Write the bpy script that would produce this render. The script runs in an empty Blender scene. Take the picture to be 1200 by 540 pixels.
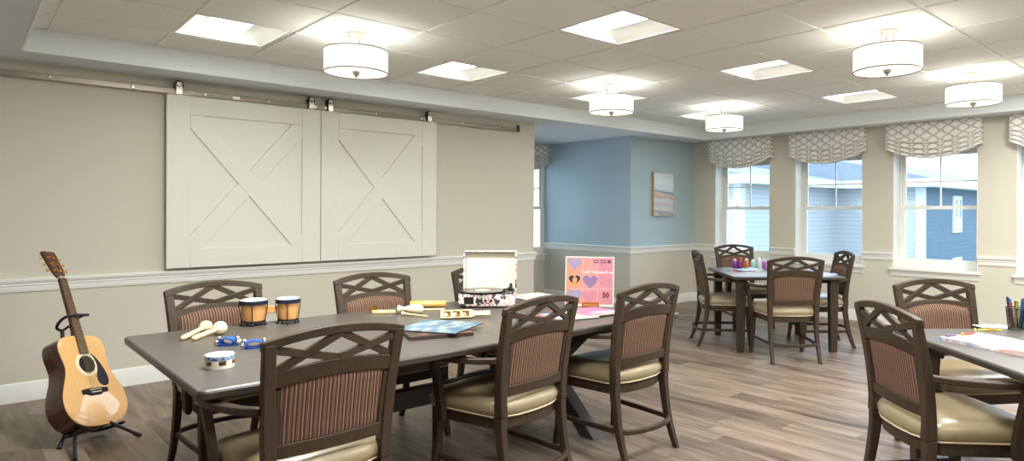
import bpy, bmesh, math, random
from mathutils import Vector, Matrix
random.seed(7)
SC = bpy.context.scene
COL = SC.collection
PI = math.pi

# ------------------------------------------------------------------ camera, world, sun, exposure
cam_data = bpy.data.cameras.new('camera')
cam_data.sensor_width = 36.0
cam_data.lens = 769.44 / 1200 * 36
cam_data.shift_x = -66.02 / 1200
cam_data.shift_y = -21.756 / 1200
cam_data.clip_start = 0.05
cam_data.clip_end = 400
cam = bpy.data.objects.new('camera', cam_data)
COL.objects.link(cam)
cam.location = (0, 0, 1.338)
cam.rotation_euler = (PI / 2, -math.radians(0.158), math.radians(46.943 - 90))
SC.camera = cam
SC.view_settings.view_transform = 'Standard'
SC.view_settings.look = 'None'
SC.view_settings.gamma = 1.0
SC.view_settings.use_curve_mapping = False
SC.view_settings.exposure = 0.62

LENS_E = 9.5        # troffer lens emission
SHADE_E = 0.72      # drum shade glow
BULB_W = 9.5       # bulb inside each drum
FILL_W = 36.0       # added fill lights on the unseen part of the troffer grid
WORLD_E = 4.4
SUN_E = 1.2

world = bpy.data.worlds.new('sky')
SC.world = world
world.use_nodes = True
nt = world.node_tree
nt.nodes.clear()
wo = nt.nodes.new('ShaderNodeOutputWorld')
bg = nt.nodes.new('ShaderNodeBackground')
tc = nt.nodes.new('ShaderNodeTexCoord')
nz = nt.nodes.new('ShaderNodeTexNoise')
nz.inputs['Scale'].default_value = 5.0
nz.inputs['Detail'].default_value = 6.0
cr = nt.nodes.new('ShaderNodeValToRGB')
cr.color_ramp.elements[0].position = 0.40
cr.color_ramp.elements[0].color = (0.36, 0.54, 0.76, 1)
cr.color_ramp.elements[1].position = 0.56
cr.color_ramp.elements[1].color = (0.84, 0.93, 1.0, 1)
nt.links.new(tc.outputs['Generated'], nz.inputs['Vector'])
nt.links.new(nz.outputs['Fac'], cr.inputs['Fac'])
nt.links.new(cr.outputs['Color'], bg.inputs['Color'])
bg.inputs['Strength'].default_value = WORLD_E
nt.links.new(bg.outputs['Background'], wo.inputs['Surface'])

sun_d = bpy.data.lights.new('sun', 'SUN')
sun_d.energy = SUN_E
sun_d.angle = math.radians(2)
sun = bpy.data.objects.new('sun', sun_d)
COL.objects.link(sun)
sun.location = (-10, 4, 30)
sun.rotation_euler = Vector((1, -0.25, -0.8)).to_track_quat('-Z', 'Y').to_euler()

# bare fill lights added at unseen troffer cells, outside the frame
for fx, fy in ((1.335, 2.895), (3.16, 1.065), (1.335, 1.065), (5.0, 1.065), (6.82, 1.065), (3.16, -0.76), (5.0, -0.76)):
    ld = bpy.data.lights.new('ceiling_fill_light', 'AREA')
    ld.shape = 'SQUARE'
    ld.size = 0.55
    ld.energy = FILL_W * (1.6 if fy > 2 else 1.0)
    ld.color = (0.985, 1.0, 0.965)
    lo = bpy.data.objects.new('ceiling_fill_light', ld)
    COL.objects.link(lo)
    lo.location = (fx, fy, 2.525)

# ------------------------------------------------------------------ helpers
def lin(c):
    r = []
    for x in c:
        x = x / 255.0
        r.append(x / 12.92 if x <= 0.04045 else ((x + 0.055) / 1.055) ** 2.4)
    return (r[0], r[1], r[2], 1.0)

def mat(name, rgb, rough=0.5, metal=0.0, var=0.06, scale=18.0, bump=0.0, spec=0.5, stretch=None, coat=0.0, emit=None, es=0.0):
    m = bpy.data.materials.new(name)
    m.use_nodes = True
    t = m.node_tree
    b = t.nodes['Principled BSDF']
    b.inputs['Roughness'].default_value = rough
    b.inputs['Metallic'].default_value = metal
    b.inputs['Specular IOR Level'].default_value = spec
    b.inputs['Coat Weight'].default_value = coat
    b.inputs['Coat Roughness'].default_value = 0.06
    c = lin(rgb)
    tcn = t.nodes.new('ShaderNodeTexCoord')
    mp = t.nodes.new('ShaderNodeMapping')
    if stretch:
        mp.inputs['Scale'].default_value = stretch
    n = t.nodes.new('ShaderNodeTexNoise')
    n.inputs['Scale'].default_value = scale
    n.inputs['Detail'].default_value = 4.0
    t.links.new(tcn.outputs['Object'], mp.inputs['Vector'])
    t.links.new(mp.outputs['Vector'], n.inputs['Vector'])
    r = t.nodes.new('ShaderNodeValToRGB')
    r.color_ramp.elements[0].position = 0.3
    r.color_ramp.elements[1].position = 0.7
    r.color_ramp.elements[0].color = tuple(x * (1 - var) for x in c[:3]) + (1,)
    r.color_ramp.elements[1].color = tuple(min(1, x * (1 + var)) for x in c[:3]) + (1,)
    t.links.new(n.outputs['Fac'], r.inputs['Fac'])
    t.links.new(r.outputs['Color'], b.inputs['Base Color'])
    if bump:
        bp = t.nodes.new('ShaderNodeBump')
        bp.inputs['Strength'].default_value = bump
        bp.inputs['Distance'].default_value = 0.004
        t.links.new(n.outputs['Fac'], bp.inputs['Height'])
        t.links.new(bp.outputs['Normal'], b.inputs['Normal'])
    if emit:
        b.inputs['Emission Color'].default_value = lin(emit)
        b.inputs['Emission Strength'].default_value = es
    return m

def ramp_mat(name, stops, rough=0.5, scale=6.0, stretch=None, bump=0.0, detail=4.0, coat=0.0, interp='LINEAR', kind='noise', spec=0.5):
    m = mat(name, (128, 128, 128), rough, coat=coat, spec=spec)
    t = m.node_tree
    b = t.nodes['Principled BSDF']
    n = [x for x in t.nodes if x.bl_idname == 'ShaderNodeTexNoise'][0]
    r = [x for x in t.nodes if x.bl_idname == 'ShaderNodeValToRGB'][0]
    mp = [x for x in t.nodes if x.bl_idname == 'ShaderNodeMapping'][0]
    n.inputs['Scale'].default_value = scale
    n.inputs['Detail'].default_value = detail
    if stretch:
        mp.inputs['Scale'].default_value = stretch
    r.color_ramp.interpolation = interp
    while len(r.color_ramp.elements) > 1:
        r.color_ramp.elements.remove(r.color_ramp.elements[0])
    r.color_ramp.elements[0].position = stops[0][0]
    r.color_ramp.elements[0].color = lin(stops[0][1])
    for p, c in stops[1:]:
        e = r.color_ramp.elements.new(p)
        e.color = lin(c)
    if bump:
        bp = t.nodes.new('ShaderNodeBump')
        bp.inputs['Strength'].default_value = bump
        bp.inputs['Distance'].default_value = 0.003
        t.links.new(n.outputs['Fac'], bp.inputs['Height'])
        t.links.new(bp.outputs['Normal'], b.inputs['Normal'])
    return m

def rot2(x, y, a):
    return (x * math.cos(a) - y * math.sin(a), x * math.sin(a) + y * math.cos(a))

class MB:
    """collects shapes, then links them as ONE mesh object"""
    def __init__(s):
        s.v, s.f, s.mi, s.uv, s.cur = [], [], [], {}, 0
    def add(s, verts, faces):
        o = len(s.v)
        s.v += [tuple(p) for p in verts]
        for f in faces:
            s.f.append([i + o for i in f])
            s.mi.append(s.cur)
        return o
    def box(s, x0, x1, y0, y1, z0, z1):
        s.add([(x0, y0, z0), (x1, y0, z0), (x1, y1, z0), (x0, y1, z0), (x0, y0, z1), (x1, y0, z1), (x1, y1, z1), (x0, y1, z1)],
              [(0, 3, 2, 1), (4, 5, 6, 7), (0, 1, 5, 4), (1, 2, 6, 5), (2, 3, 7, 6), (3, 0, 4, 7)])
        return s
    def quad(s, a, b, c, d):
        s.add([a, b, c, d], [(0, 1, 2, 3)])
        return s
    def loft(s, rings, cap=True, closed=False):
        n = len(rings[0])
        vs = [p for r in rings for p in r]
        fs = []
        m = len(rings)
        for i in range(m if closed else m - 1):
            j = (i + 1) % m
            for k in range(n):
                l = (k + 1) % n
                fs.append((i * n + k, i * n + l, j * n + l, j * n + k))
        if cap and not closed:
            fs.append(tuple(range(n))[::-1])
            fs.append(tuple((m - 1) * n + k for k in range(n)))
        s.add(vs, fs)
        return s
    def frames(s, pts, closed=False, up=None):
        P = [Vector(p) for p in pts]
        n = len(P)
        out = []
        nrm = None
        for i in range(n):
            if closed:
                t = P[(i + 1) % n] - P[i - 1]
            else:
                t = P[min(i + 1, n - 1)] - P[max(i - 1, 0)]
            t.normalize()
            if up is not None:
                a = Vector(up).cross(t)
                if a.length < 1e-5:
                    a = Vector((1, 0, 0)).cross(t)
                a.normalize()
            else:
                if nrm is None:
                    r = Vector((0, 0, 1)) if abs(t.z) < 0.9 else Vector((1, 0, 0))
                    a = r.cross(t).normalized()
                else:
                    a = (nrm - t * nrm.dot(t)).normalized()
                nrm = a
            out.append((P[i], a, t.cross(a).normalized()))
        return out
    def tube(s, pts, r, n=8, closed=False, cap=True):
        fr = s.frames(pts, closed)
        rings = []
        for i, (p, a, b) in enumerate(fr):
            q = r[i] if isinstance(r, (list, tuple)) else r
            rings.append([p + a * (q * math.cos(2 * PI * k / n)) + b * (q * math.sin(2 * PI * k / n)) for k in range(n)])
        return s.loft(rings, cap, closed)
    def bar(s, pts, w, h, up=(0, 0, 1), closed=False):
        """rectangular section: w across (perpendicular to up and path), h along up"""
        fr = s.frames(pts, closed, up)
        rings = []
        for i, (p, a, b) in enumerate(fr):
            W = (w[i] if isinstance(w, (list, tuple)) else w) / 2
            H = (h[i] if isinstance(h, (list, tuple)) else h) / 2
            rings.append([p - a * W - b * H, p + a * W - b * H, p + a * W + b * H, p - a * W + b * H])
        return s.loft(rings, True, closed)
    def lathe(s, prof, c=(0, 0, 0), n=28, axis=None):
        """prof: (radius, height) pairs; axis: unit vector, default z"""
        ax = Vector(axis).normalized() if axis is not None else Vector((0, 0, 1))
        r0 = Vector((1, 0, 0)) if abs(ax.x) < 0.9 else Vector((0, 1, 0))
        a = (r0 - ax * r0.dot(ax)).normalized()
        b = ax.cross(a)
        C = Vector(c)
        rings = []
        for r, z in prof:
            r = max(r, 1e-5)
            rings.append([C + ax * z + a * (r * math.cos(2 * PI * k / n)) + b * (r * math.sin(2 * PI * k / n)) for k in range(n)])
        return s.loft(rings, True)
    def ball(s, c, r, n=14, sq=(1, 1, 1)):
        rings = []
        m = n // 2 + 1
        for i in range(m):
            th = PI * (i + 0.02) / (m - 1 + 0.04)
            rings.append([(c[0] + sq[0] * r * math.sin(th) * math.cos(2 * PI * k / n), c[1] + sq[1] * r * math.sin(th) * math.sin(2 * PI * k / n),
                           c[2] - sq[2] * r * math.cos(th)) for k in range(n)])
        return s.loft(rings, True)
    def prism(s, poly, h0, h1, fn=None):
        """extrude a 2D outline; fn(x, y, h) -> point"""
        fn = fn or (lambda x, y, h: (x, y, h))
        return s.loft([[fn(x, y, h0) for x, y in poly], [fn(x, y, h1) for x, y in poly]], True)
    def grid(s, nu, nv, fn, uvfn=None):
        o = len(s.v)
        vs, fs = [], []
        for j in range(nv + 1):
            for i in range(nu + 1):
                vs.append(fn(i / nu, j / nv))
                if uvfn:
                    s.uv[o + len(vs) - 1] = uvfn(i / nu, j / nv)
        w = nu + 1
        for j in range(nv):
            for i in range(nu):
                fs.append((j * w + i, j * w + i + 1, (j + 1) * w + i + 1, (j + 1) * w + i))
        s.add(vs, fs)
        return s
    def build(s, name, mats, parent=None, bevel=0.0, ang=40, solid=0.0, seg=2, recalc=True):
        me = bpy.data.meshes.new(name)
        me.from_pydata(s.v, [], s.f)
        ms = mats if isinstance(mats, (list, tuple)) else [mats]
        for m in ms:
            me.materials.append(m)
        for p, k in zip(me.polygons, s.mi):
            p.material_index = k
        if s.uv:
            ul = me.uv_layers.new(name='UVMap')
            for lp in me.loops:
                ul.data[lp.index].uv = s.uv.get(lp.vertex_index, (0, 0))
        bm = bmesh.new()
        bm.from_mesh(me)
        if recalc:
            bmesh.ops.recalc_face_normals(bm, faces=bm.faces)
        lim = math.radians(ang)
        for f in bm.faces:
            f.smooth = True
        for e in bm.edges:
            e.smooth = len(e.link_faces) == 2 and e.calc_face_angle(0) < lim
        bm.to_mesh(me)
        bm.free()
        o = bpy.data.objects.new(name, me)
        COL.objects.link(o)
        if parent:
            o.parent = parent
        if solid:
            md = o.modifiers.new('solidify', 'SOLIDIFY')
            md.thickness = solid
            md.offset = 0
        if bevel:
            md = o.modifiers.new('bevel', 'BEVEL')
            md.width = bevel
            md.segments = seg
            md.limit_method = 'ANGLE'
            md.angle_limit = math.radians(40)
            md.harden_normals = False
        return o

def tag(o, label=None, cat=None, group=None, kind=None):
    if label: o['label'] = label
    if cat: o['category'] = cat
    if group: o['group'] = group
    if kind: o['kind'] = kind
    return o

def thing(name, label, cat, loc=(0, 0, 0), rz=0.0, group=None):
    o = bpy.data.objects.new(name, None)
    COL.objects.link(o)
    o.empty_display_size = 0.1
    o.location = loc
    o.rotation_euler = (0, 0, rz)
    return tag(o, label, cat, group)

def struct(name, mb, m, **k):
    return tag(mb.build(name, m, **k), kind='structure')

def copy_tree(o, parent=None):
    kids = list(o.children)
    c = o.copy()
    COL.objects.link(c)
    if parent:
        c.parent = parent
    for ch in kids:
        copy_tree(ch, c)
    return c

def smooth_curve(pts, n=6, closed=False):
    """Catmull-Rom through points"""
    P = [Vector(p) for p in pts]
    out = []
    m = len(P)
    rng = range(m if closed else m - 1)
    for i in rng:
        if closed:
            a, b, c, d = P[i - 1], P[i], P[(i + 1) % m], P[(i + 2) % m]
        else:
            a, b, c, d = P[max(i - 1, 0)], P[i], P[i + 1], P[min(i + 2, m - 1)]
        for k in range(n):
            t = k / n
            out.append(0.5 * ((2 * b) + (c - a) * t + (2 * a - 5 * b + 4 * c - d) * t * t + (3 * b - a - 3 * c + d) * t ** 3))
    if not closed:
        out.append(P[-1])
    return out

def lerp(a, b, t):
    return a + (b - a) * t

def interp(tab, z):
    for (z0, y0), (z1, y1) in zip(tab, tab[1:]):
        if z <= z1:
            return lerp(y0, y1, (z - z0) / (z1 - z0))
    return tab[-1][1]

# ------------------------------------------------------------------ materials
M = {}
M['wall'] = mat('wall_paint', (210, 205, 190), 0.85, var=0.012, scale=60, bump=0.05, spec=0.2)
M['blue'] = mat('wall_paint_blue', (176, 196, 205), 0.8, var=0.012, scale=60, bump=0.05, spec=0.2)
M['white'] = mat('white_trim_paint', (236, 237, 232), 0.45, var=0.01, spec=0.4)
M['soffit'] = mat('soffit_paint', (222, 228, 233), 0.85, var=0.01, spec=0.2)
M['door'] = mat('door_paint', (228, 229, 216), 0.4, var=0.01, spec=0.4)
M['tee'] = mat('ceiling_grid_metal', (244, 243, 240), 0.5, var=0.01)
M['tile'] = mat('ceiling_tile_mineral', (241, 243, 239), 0.95, var=0.05, scale=140, bump=0.25, spec=0.1)
M['steel'] = mat('brushed_steel', (140, 131, 122), 0.36, 1.0, var=0.08, scale=8, stretch=(1, 40, 40))
M['bright_steel'] = mat('bright_steel', (215, 210, 200), 0.25, 1.0, var=0.04)
M['nickel'] = mat('satin_nickel', (176, 166, 152), 0.42, 0.85, var=0.03)
M['black'] = mat('black_plastic', (22, 22, 25), 0.4, var=0.1)
M['wood'] = mat('dark_stained_wood', (62, 49, 38), 0.45, var=0.18, scale=9, stretch=(6, 6, 1), spec=0.3)
M['tabletop'] = mat('dark_grey_table_laminate', (84, 79, 74), 0.36, var=0.10, scale=5, stretch=(1, 9, 9), spec=0.5)
M['tableedge'] = mat('dark_table_edge', (62, 56, 52), 0.35, var=0.06)
M['trestle'] = mat('black_stained_trestle_wood', (52, 50, 52), 0.45, var=0.15, scale=9)
M['vinyl'] = mat('tan_vinyl_upholstery', (146, 131, 102), 0.33, var=0.04, scale=30, bump=0.05, spec=0.5)
M['piping'] = mat('pale_vinyl_piping', (206, 192, 160), 0.4, var=0.03)
M['nail'] = mat('antique_brass_nail', (88, 62, 42), 0.35, 0.9, var=0.05)
M['pale_wood'] = mat('pale_maple_wood', (232, 206, 158), 0.45, var=0.08, scale=14, stretch=(1, 1, 6))
M['cream_wood'] = mat('cream_turned_wood', (228, 216, 186), 0.5, var=0.06, scale=16)
M['honey_wood'] = mat('honey_bamboo_wood', (216, 168, 88), 0.35, var=0.12, scale=10, stretch=(6, 1, 1))
M['brass'] = mat('polished_brass', (205, 160, 84), 0.25, 1.0, var=0.05)
M['silver'] = mat('nickel_bell_metal', (220, 220, 222), 0.2, 1.0, var=0.04)
M['blue_band'] = mat('royal_blue_fabric_band', (22, 84, 190), 0.7, var=0.12, scale=60, bump=0.1)
M['hide'] = mat('natural_drum_hide', (240, 236, 222), 0.6, var=0.03)
M['paper'] = mat('white_paper', (238, 238, 238), 0.6, var=0.02)
M['dark_hole'] = mat('dark_hollow', (14, 10, 8), 0.8, var=0.1)
M['shade_trim'] = mat('nickel_shade_trim', (150, 140, 130), 0.35, 0.8, var=0.03)

def glass_mat():
    m = bpy.data.materials.new('window_glass')
    m.use_nodes = True
    t = m.node_tree
    t.nodes.clear()
    o = t.nodes.new('ShaderNodeOutputMaterial')
    tr = t.nodes.new('ShaderNodeBsdfTransparent')
    tr.inputs['Color'].default_value = (0.93, 0.97, 0.99, 1)
    gl = t.nodes.new('ShaderNodeBsdfGlossy')
    gl.inputs['Roughness'].default_value = 0.02
    lw = t.nodes.new('ShaderNodeFresnel')
    lw.inputs['IOR'].default_value = 1.4
    mx = t.nodes.new('ShaderNodeMixShader')
    t.links.new(lw.outputs['Fac'], mx.inputs['Fac'])
    t.links.new(tr.outputs['BSDF'], mx.inputs[1])
    t.links.new(gl.outputs['BSDF'], mx.inputs[2])
    t.links.new(mx.outputs['Shader'], o.inputs['Surface'])
    return m
M['glass'] = glass_mat()

def math_node(t, op, a, b=None, c=None):
    n = t.nodes.new('ShaderNodeMath')
    n.operation = op
    for i, x in enumerate((a, b, c)):
        if x is None:
            continue
        if isinstance(x, (int, float)):
            n.inputs[i].default_value = x
        else:
            t.links.new(x, n.inputs[i])
    return n.outputs[0]

def floor_mat():
    m = bpy.data.materials.new('wood_look_plank_floor')
    m.use_nodes = True
    t = m.node_tree
    b = t.nodes['Principled BSDF']
    tcn = t.nodes.new('ShaderNodeTexCoord')
    sep = t.nodes.new('ShaderNodeSeparateXYZ')
    t.links.new(tcn.outputs['Object'], sep.inputs[0])
    pw, pl = 0.178, 1.22
    row = math_node(t, 'FLOOR', math_node(t, 'DIVIDE', sep.outputs['X'], pw))
    wn = t.nodes.new('ShaderNodeTexWhiteNoise')
    wn.noise_dimensions = '1D'
    t.links.new(row, wn.inputs['W'])
    yy = math_node(t, 'ADD', math_node(t, 'DIVIDE', sep.outputs['Y'], pl), math_node(t, 'MULTIPLY', wn.outputs['Value'], 7.3))
    colm = math_node(t, 'FLOOR', yy)
    cmb = t.nodes.new('ShaderNodeCombineXYZ')
    t.links.new(row, cmb.inputs[0])
    t.links.new(colm, cmb.inputs[1])
    w2 = t.nodes.new('ShaderNodeTexWhiteNoise')
    w2.noise_dimensions = '3D'
    t.links.new(cmb.outputs[0], w2.inputs['Vector'])
    # grain, shifted per plank
    c3 = t.nodes.new('ShaderNodeCombineXYZ')
    t.links.new(math_node(t, 'MULTIPLY', sep.outputs['X'], 15.0), c3.inputs[0])
    t.links.new(math_node(t, 'ADD', math_node(t, 'MULTIPLY', sep.outputs['Y'], 1.7), math_node(t, 'MULTIPLY', w2.outputs['Value'], 37.0)), c3.inputs[1])
    t.links.new(math_node(t, 'MULTIPLY', w2.outputs['Value'], 11.0), c3.inputs[2])
    n = t.nodes.new('ShaderNodeTexNoise')
    n.inputs['Scale'].default_value = 1.0
    n.inputs['Detail'].default_value = 7.0
    n.inputs['Roughness'].default_value = 0.62
    t.links.new(c3.outputs[0], n.inputs['Vector'])
    f = math_node(t, 'ADD', math_node(t, 'MULTIPLY', n.outputs['Fac'], 1.0), math_node(t, 'MULTIPLY', w2.outputs['Value'], 0.22))
    r = t.nodes.new('ShaderNodeValToRGB')
    els = r.color_ramp.elements
    els[0].position = 0.34
    els[0].color = lin((62, 51, 43))
    els[1].position = 0.80
    els[1].color = lin((150, 132, 116))
    e = els.new(0.5)
    e.color = lin((104, 88, 77))
    t.links.new(f, r.inputs['Fac'])
    # seams
    fx = math_node(t, 'FRACT', math_node(t, 'DIVIDE', sep.outputs['X'], pw))
    fy = math_node(t, 'FRACT', yy)
    sx = math_node(t, 'LESS_THAN', fx, 0.014)
    sy = math_node(t, 'LESS_THAN', fy, 0.0022)
    seam = math_node(t, 'MULTIPLY', math_node(t, 'MAXIMUM', sx, sy), 0.45)
    mx = t.nodes.new('ShaderNodeMix')
    mx.data_type = 'RGBA'
    t.links.new(seam, mx.inputs['Factor'])
    t.links.new(r.outputs['Color'], mx.inputs[6])
    mx.inputs[7].default_value = lin((66, 54, 46))
    t.links.new(mx.outputs[2], b.inputs['Base Color'])
    b.inputs['Roughness'].default_value = 0.42
    b.inputs['Specular IOR Level'].default_value = 0.4
    bp = t.nodes.new('ShaderNodeBump')
    bp.inputs['Strength'].default_value = 0.12
    bp.inputs['Distance'].default_value = 0.003
    t.links.new(n.outputs['Fac'], bp.inputs['Height'])
    t.links.new(bp.outputs['Normal'], b.inputs['Normal'])
    return m
M['floor'] = floor_mat()

def stripe_mat():
    m = bpy.data.materials.new('striped_back_fabric')
    m.use_nodes = True
    t = m.node_tree
    b = t.nodes['Principled BSDF']
    b.inputs['Roughness'].default_value = 0.85
    b.inputs['Specular IOR Level'].default_value = 0.15
    tcn = t.nodes.new('ShaderNodeTexCoord')
    sep = t.nodes.new('ShaderNodeSeparateXYZ')
    t.links.new(tcn.outputs['Object'], sep.inputs[0])
    f = math_node(t, 'FRACT', math_node(t, 'ADD', math_node(t, 'MULTIPLY', sep.outputs['X'], 1 / .0290), 10.0))
    r = t.nodes.new('ShaderNodeValToRGB')
    r.color_ramp.interpolation = 'CONSTANT'
    els = r.color_ramp.elements
    els[0].position = 0.0
    els[0].color = lin((46, 35, 32))
    els[1].position = 0.10
    els[1].color = lin((112, 84, 68))
    for p, c in ((0.24, (160, 136, 116)), (0.31, (96, 68, 58)), (0.44, (48, 36, 34)), (0.55, (116, 88, 70)), (0.66, (72, 54, 46)), (0.74, (156, 128, 106)), (0.81, (92, 64, 56)), (0.92, (114, 88, 70))):
        e = els.new(p)
        e.color = lin(c)
    t.links.new(f, r.inputs['Fac'])
    t.links.new(r.outputs['Color'], b.inputs['Base Color'])
    return m
M['stripe'] = stripe_mat()

def trellis_mat():
    m = bpy.data.materials.new('trellis_pattern_fabric')
    m.use_nodes = True
    t = m.node_tree
    b = t.nodes['Principled BSDF']
    b.inputs['Roughness'].default_value = 0.9
    b.inputs['Specular IOR Level'].default_value = 0.1
    uvn = t.nodes.new('ShaderNodeTexCoord')
    sep = t.nodes.new('ShaderNodeSeparateXYZ')
    t.links.new(uvn.outputs['UV'], sep.inputs[0])
    x = math_node(t, 'DIVIDE', sep.outputs['X'], 0.150)
    c = math_node(t, 'MULTIPLY', math_node(t, 'COSINE', math_node(t, 'MULTIPLY', sep.outputs['Y'], 2 * PI / 0.17)), 0.40)
    d1 = math_node(t, 'ABSOLUTE', math_node(t, 'SUBTRACT', math_node(t, 'FRACT', math_node(t, 'ADD', x, c)), 0.5))
    d2 = math_node(t, 'ABSOLUTE', math_node(t, 'SUBTRACT', math_node(t, 'FRACT', math_node(t, 'SUBTRACT', x, c)), 0.5))
    ln = math_node(t, 'LESS_THAN', math_node(t, 'MINIMUM', d1, d2), 0.10)
    n = t.nodes.new('ShaderNodeTexNoise')
    n.inputs['Scale'].default_value = 300.0
    t.links.new(uvn.outputs['UV'], n.inputs['Vector'])
    fac = math_node(t, 'MULTIPLY', ln, math_node(t, 'ADD', math_node(t, 'MULTIPLY', n.outputs['Fac'], 0.3), 0.75))
    mx = t.nodes.new('ShaderNodeMix')
    mx.data_type = 'RGBA'
    t.links.new(fac, mx.inputs['Factor'])
    mx.inputs[6].default_value = lin((246, 244, 238))
    mx.inputs[7].default_value = lin((190, 187, 180))
    t.links.new(mx.outputs[2], b.inputs['Base Color'])
    return m
M['trellis'] = trellis_mat()

def siding_mat(name, rgb):
    m = bpy.data.materials.new(name)
    m.use_nodes = True
    t = m.node_tree
    b = t.nodes['Principled BSDF']
    b.inputs['Roughness'].default_value = 0.8
    tcn = t.nodes.new('ShaderNodeTexCoord')
    sep = t.nodes.new('ShaderNodeSeparateXYZ')
    t.links.new(tcn.outputs['Object'], sep.inputs[0])
    f = math_node(t, 'FRACT', math_node(t, 'MULTIPLY', sep.outputs['Z'], 1 / 0.19))
    ln = math_node(t, 'LESS_THAN', f, 0.13)
    mx = t.nodes.new('ShaderNodeMix')
    mx.data_type = 'RGBA'
    t.links.new(ln, mx.inputs['Factor'])
    mx.inputs[6].default_value = lin(rgb)
    mx.inputs[7].default_value = lin(tuple(x * 0.86 for x in rgb))
    t.links.new(mx.outputs[2], b.inputs['Base Color'])
    return m

def glow_mat(name, rgb, strength):
    return mat(name, (236, 234, 228), 0.6, var=0.01, emit=rgb, es=strength)
M['lens'] = glow_mat('lit_troffer_lens', (255, 254, 246), LENS_E)
M['shade'] = glow_mat('lit_linen_drum_shade', (255, 249, 238), SHADE_E)
M['diffuser'] = glow_mat('lit_frosted_diffuser', (255, 248, 234), SHADE_E * 1.1)

# ------------------------------------------------------------------ room shell
YW, XW, YB, XB, XE, YA = 5.97, 8.18, 5.98, 6.75, 5.02, 7.77     # left wall, window wall, blue jog, alcove
ZS, ZC = 2.379, 2.535
XT0, XT1, YT0, YT1 = 0.31, 7.83, -2.2, 5.53                       # ceiling tray
X0, Y0 = -2.0, -2.6
RB, RT, BT = 0.768, 0.862, 0.135

struct('floor', MB().box(X0 - 0.15, XW + 0.28, Y0 - 0.15, YA + 0.28, -0.12, 0.0), M['floor'])

PITCH, GX, GY = 0.6096, 1.042, 2.605
TROFF = [(0, 3), (3, 0), (6, 0), (9, 0), (3, 3), (6, 3), (9, 3)]
tb = MB()
tee = MB()
i0, i1 = math.floor((XT0 - GX) / PITCH), math.ceil((XT1 - GX) / PITCH)
j0, j1 = math.floor((YT0 - GY) / PITCH), math.ceil((YT1 - GY) / PITCH)
for i in range(i0, i1):
    for j in range(j0, j1):
        if (i, j) in TROFF:
            continue
        a, b_ = max(XT0 - .02, GX + i * PITCH), min(XT1 + .02, GX + (i + 1) * PITCH)
        c_, d = max(YT0 - .02, GY + j * PITCH), min(YT1 + .02, GY + (j + 1) * PITCH)
        if b_ - a > 0.02 and d - c_ > 0.02:
            tb.box(a + .012, b_ - .012, c_ + .012, d - .012, ZC - .008, ZC + 0.012)
struct('ceiling', tb, M['tile'])
for i in range(i0 + 1, i1):
    x = GX + i * PITCH
    tee.box(x - .012, x + .012, YT0, YT1, ZC - .001, ZC + .004)
for j in range(j0 + 1, j1):
    y = GY + j * PITCH
    tee.box(XT0, XT1, y - .012, y + .012, ZC - .0008, ZC + .004)
struct('trim_1', tee, M['tee'])
# lid above the tiles keeps daylight out
struct('ceiling_slab', MB().box(X0 - .15, XW + .28, Y0 - .15, YA + .28, 2.80, 2.9), M['soffit'])
sf = MB()
sf.box(X0, XT0, Y0, YW + .15, ZS, 2.8)
sf.box(XT1, XW + .02, Y0, YW + .1, ZS, 2.8)
sf.box(XT0, XT1, YT1, YA, ZS, 2.8)
sf.box(XT1, XW + .02, YW + .1, YA, ZS, 2.8)
sf.box(XT0, XT1, Y0, YT0, ZS, 2.8)
struct('ceiling_soffit', sf, M['soffit'])
# white moulding lining the tray
cv = MB()
cv.box(XT0, XT1, YT1 - .012, YT1, ZS - .006, ZC - .004)
cv.box(XT0, XT0 + .012, YT0, YT1 - .012, ZS - .006, ZC - .004)
cv.box(XT1 - .012, XT1, YT0, YT1 - .012, ZS - .006, ZC - .004)
struct('trim_2', cv, mat('cool_white_tray_paint', (240, 245, 248), .6, var=.01))

WIN = [5.145, 3.885, 2.635, 1.385, 0.135, -1.115]  # last two are unseen windows, added for more daylight
WH, WZ0, WZ1 = 0.445, 0.69, 2.12
struct('wall_left', MB().box(X0, XE, YW, YW + .16, 0, 2.8), M['wall'])
we = MB()
edges = sorted([Y0] + [w - WH for w in WIN] + [w + WH for w in WIN] + [YB])
for a, b_ in zip(edges[0::2], edges[1::2]):
    we.box(XW, XW + .28, a, b_, 0, 2.8)
for w in WIN:
    we.box(XW, XW + .28, w - WH, w + WH, 0, WZ0)
    we.box(XW, XW + .28, w - WH, w + WH, WZ1, 2.8)
struct('wall_right', we, M['wall'])
wb = MB()
wb.box(XB, XW + .28, YB, YA + .28, 0, 0.81)
wb.cur = 1
wb.box(XB, XW + .28, YB, YA + .28, 0.81, 2.8)
struct('wall_blue_jog', wb, [M['wall'], M['blue']])
AX0, AX1, AX2, AX3 = 5.855, 6.745, 4.60, 5.49
wa = MB()
wa.box(3.0, AX2, YA, YA + .28, 0, 2.8)
wa.box(AX3, AX0, YA, YA + .28, 0, 2.8)
wa.box(AX2, AX3, YA, YA + .28, 0, WZ0)
wa.box(AX2, AX3, YA, YA + .28, WZ1, 2.8)
wa.box(AX1, XB, YA, YA + .28, 0, 2.8)
wa.box(AX0, AX1, YA, YA + .28, 0, WZ0)
wa.cur = 1
wa.box(AX0, AX1, YA, YA + .28, WZ1, 2.8)
struct('wall_alcove_back', wa, [M['wall'], M['blue']])
was = MB()  # unseen end wall, added to close the alcove against light leaks
was.box(2.85, 3.0, YW + .16, 6.45, 0, 2.8)
was.box(2.85, 3.0, 6.45 + 2 * WH, YA + .28, 0, 2.8)
was.box(2.85, 3.0, 6.45, 6.45 + 2 * WH, 0, WZ0)
was.box(2.85, 3.0, 6.45, 6.45 + 2 * WH, WZ1, 2.8)
struct('wall_alcove_side', was, M['wall'])
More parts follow.
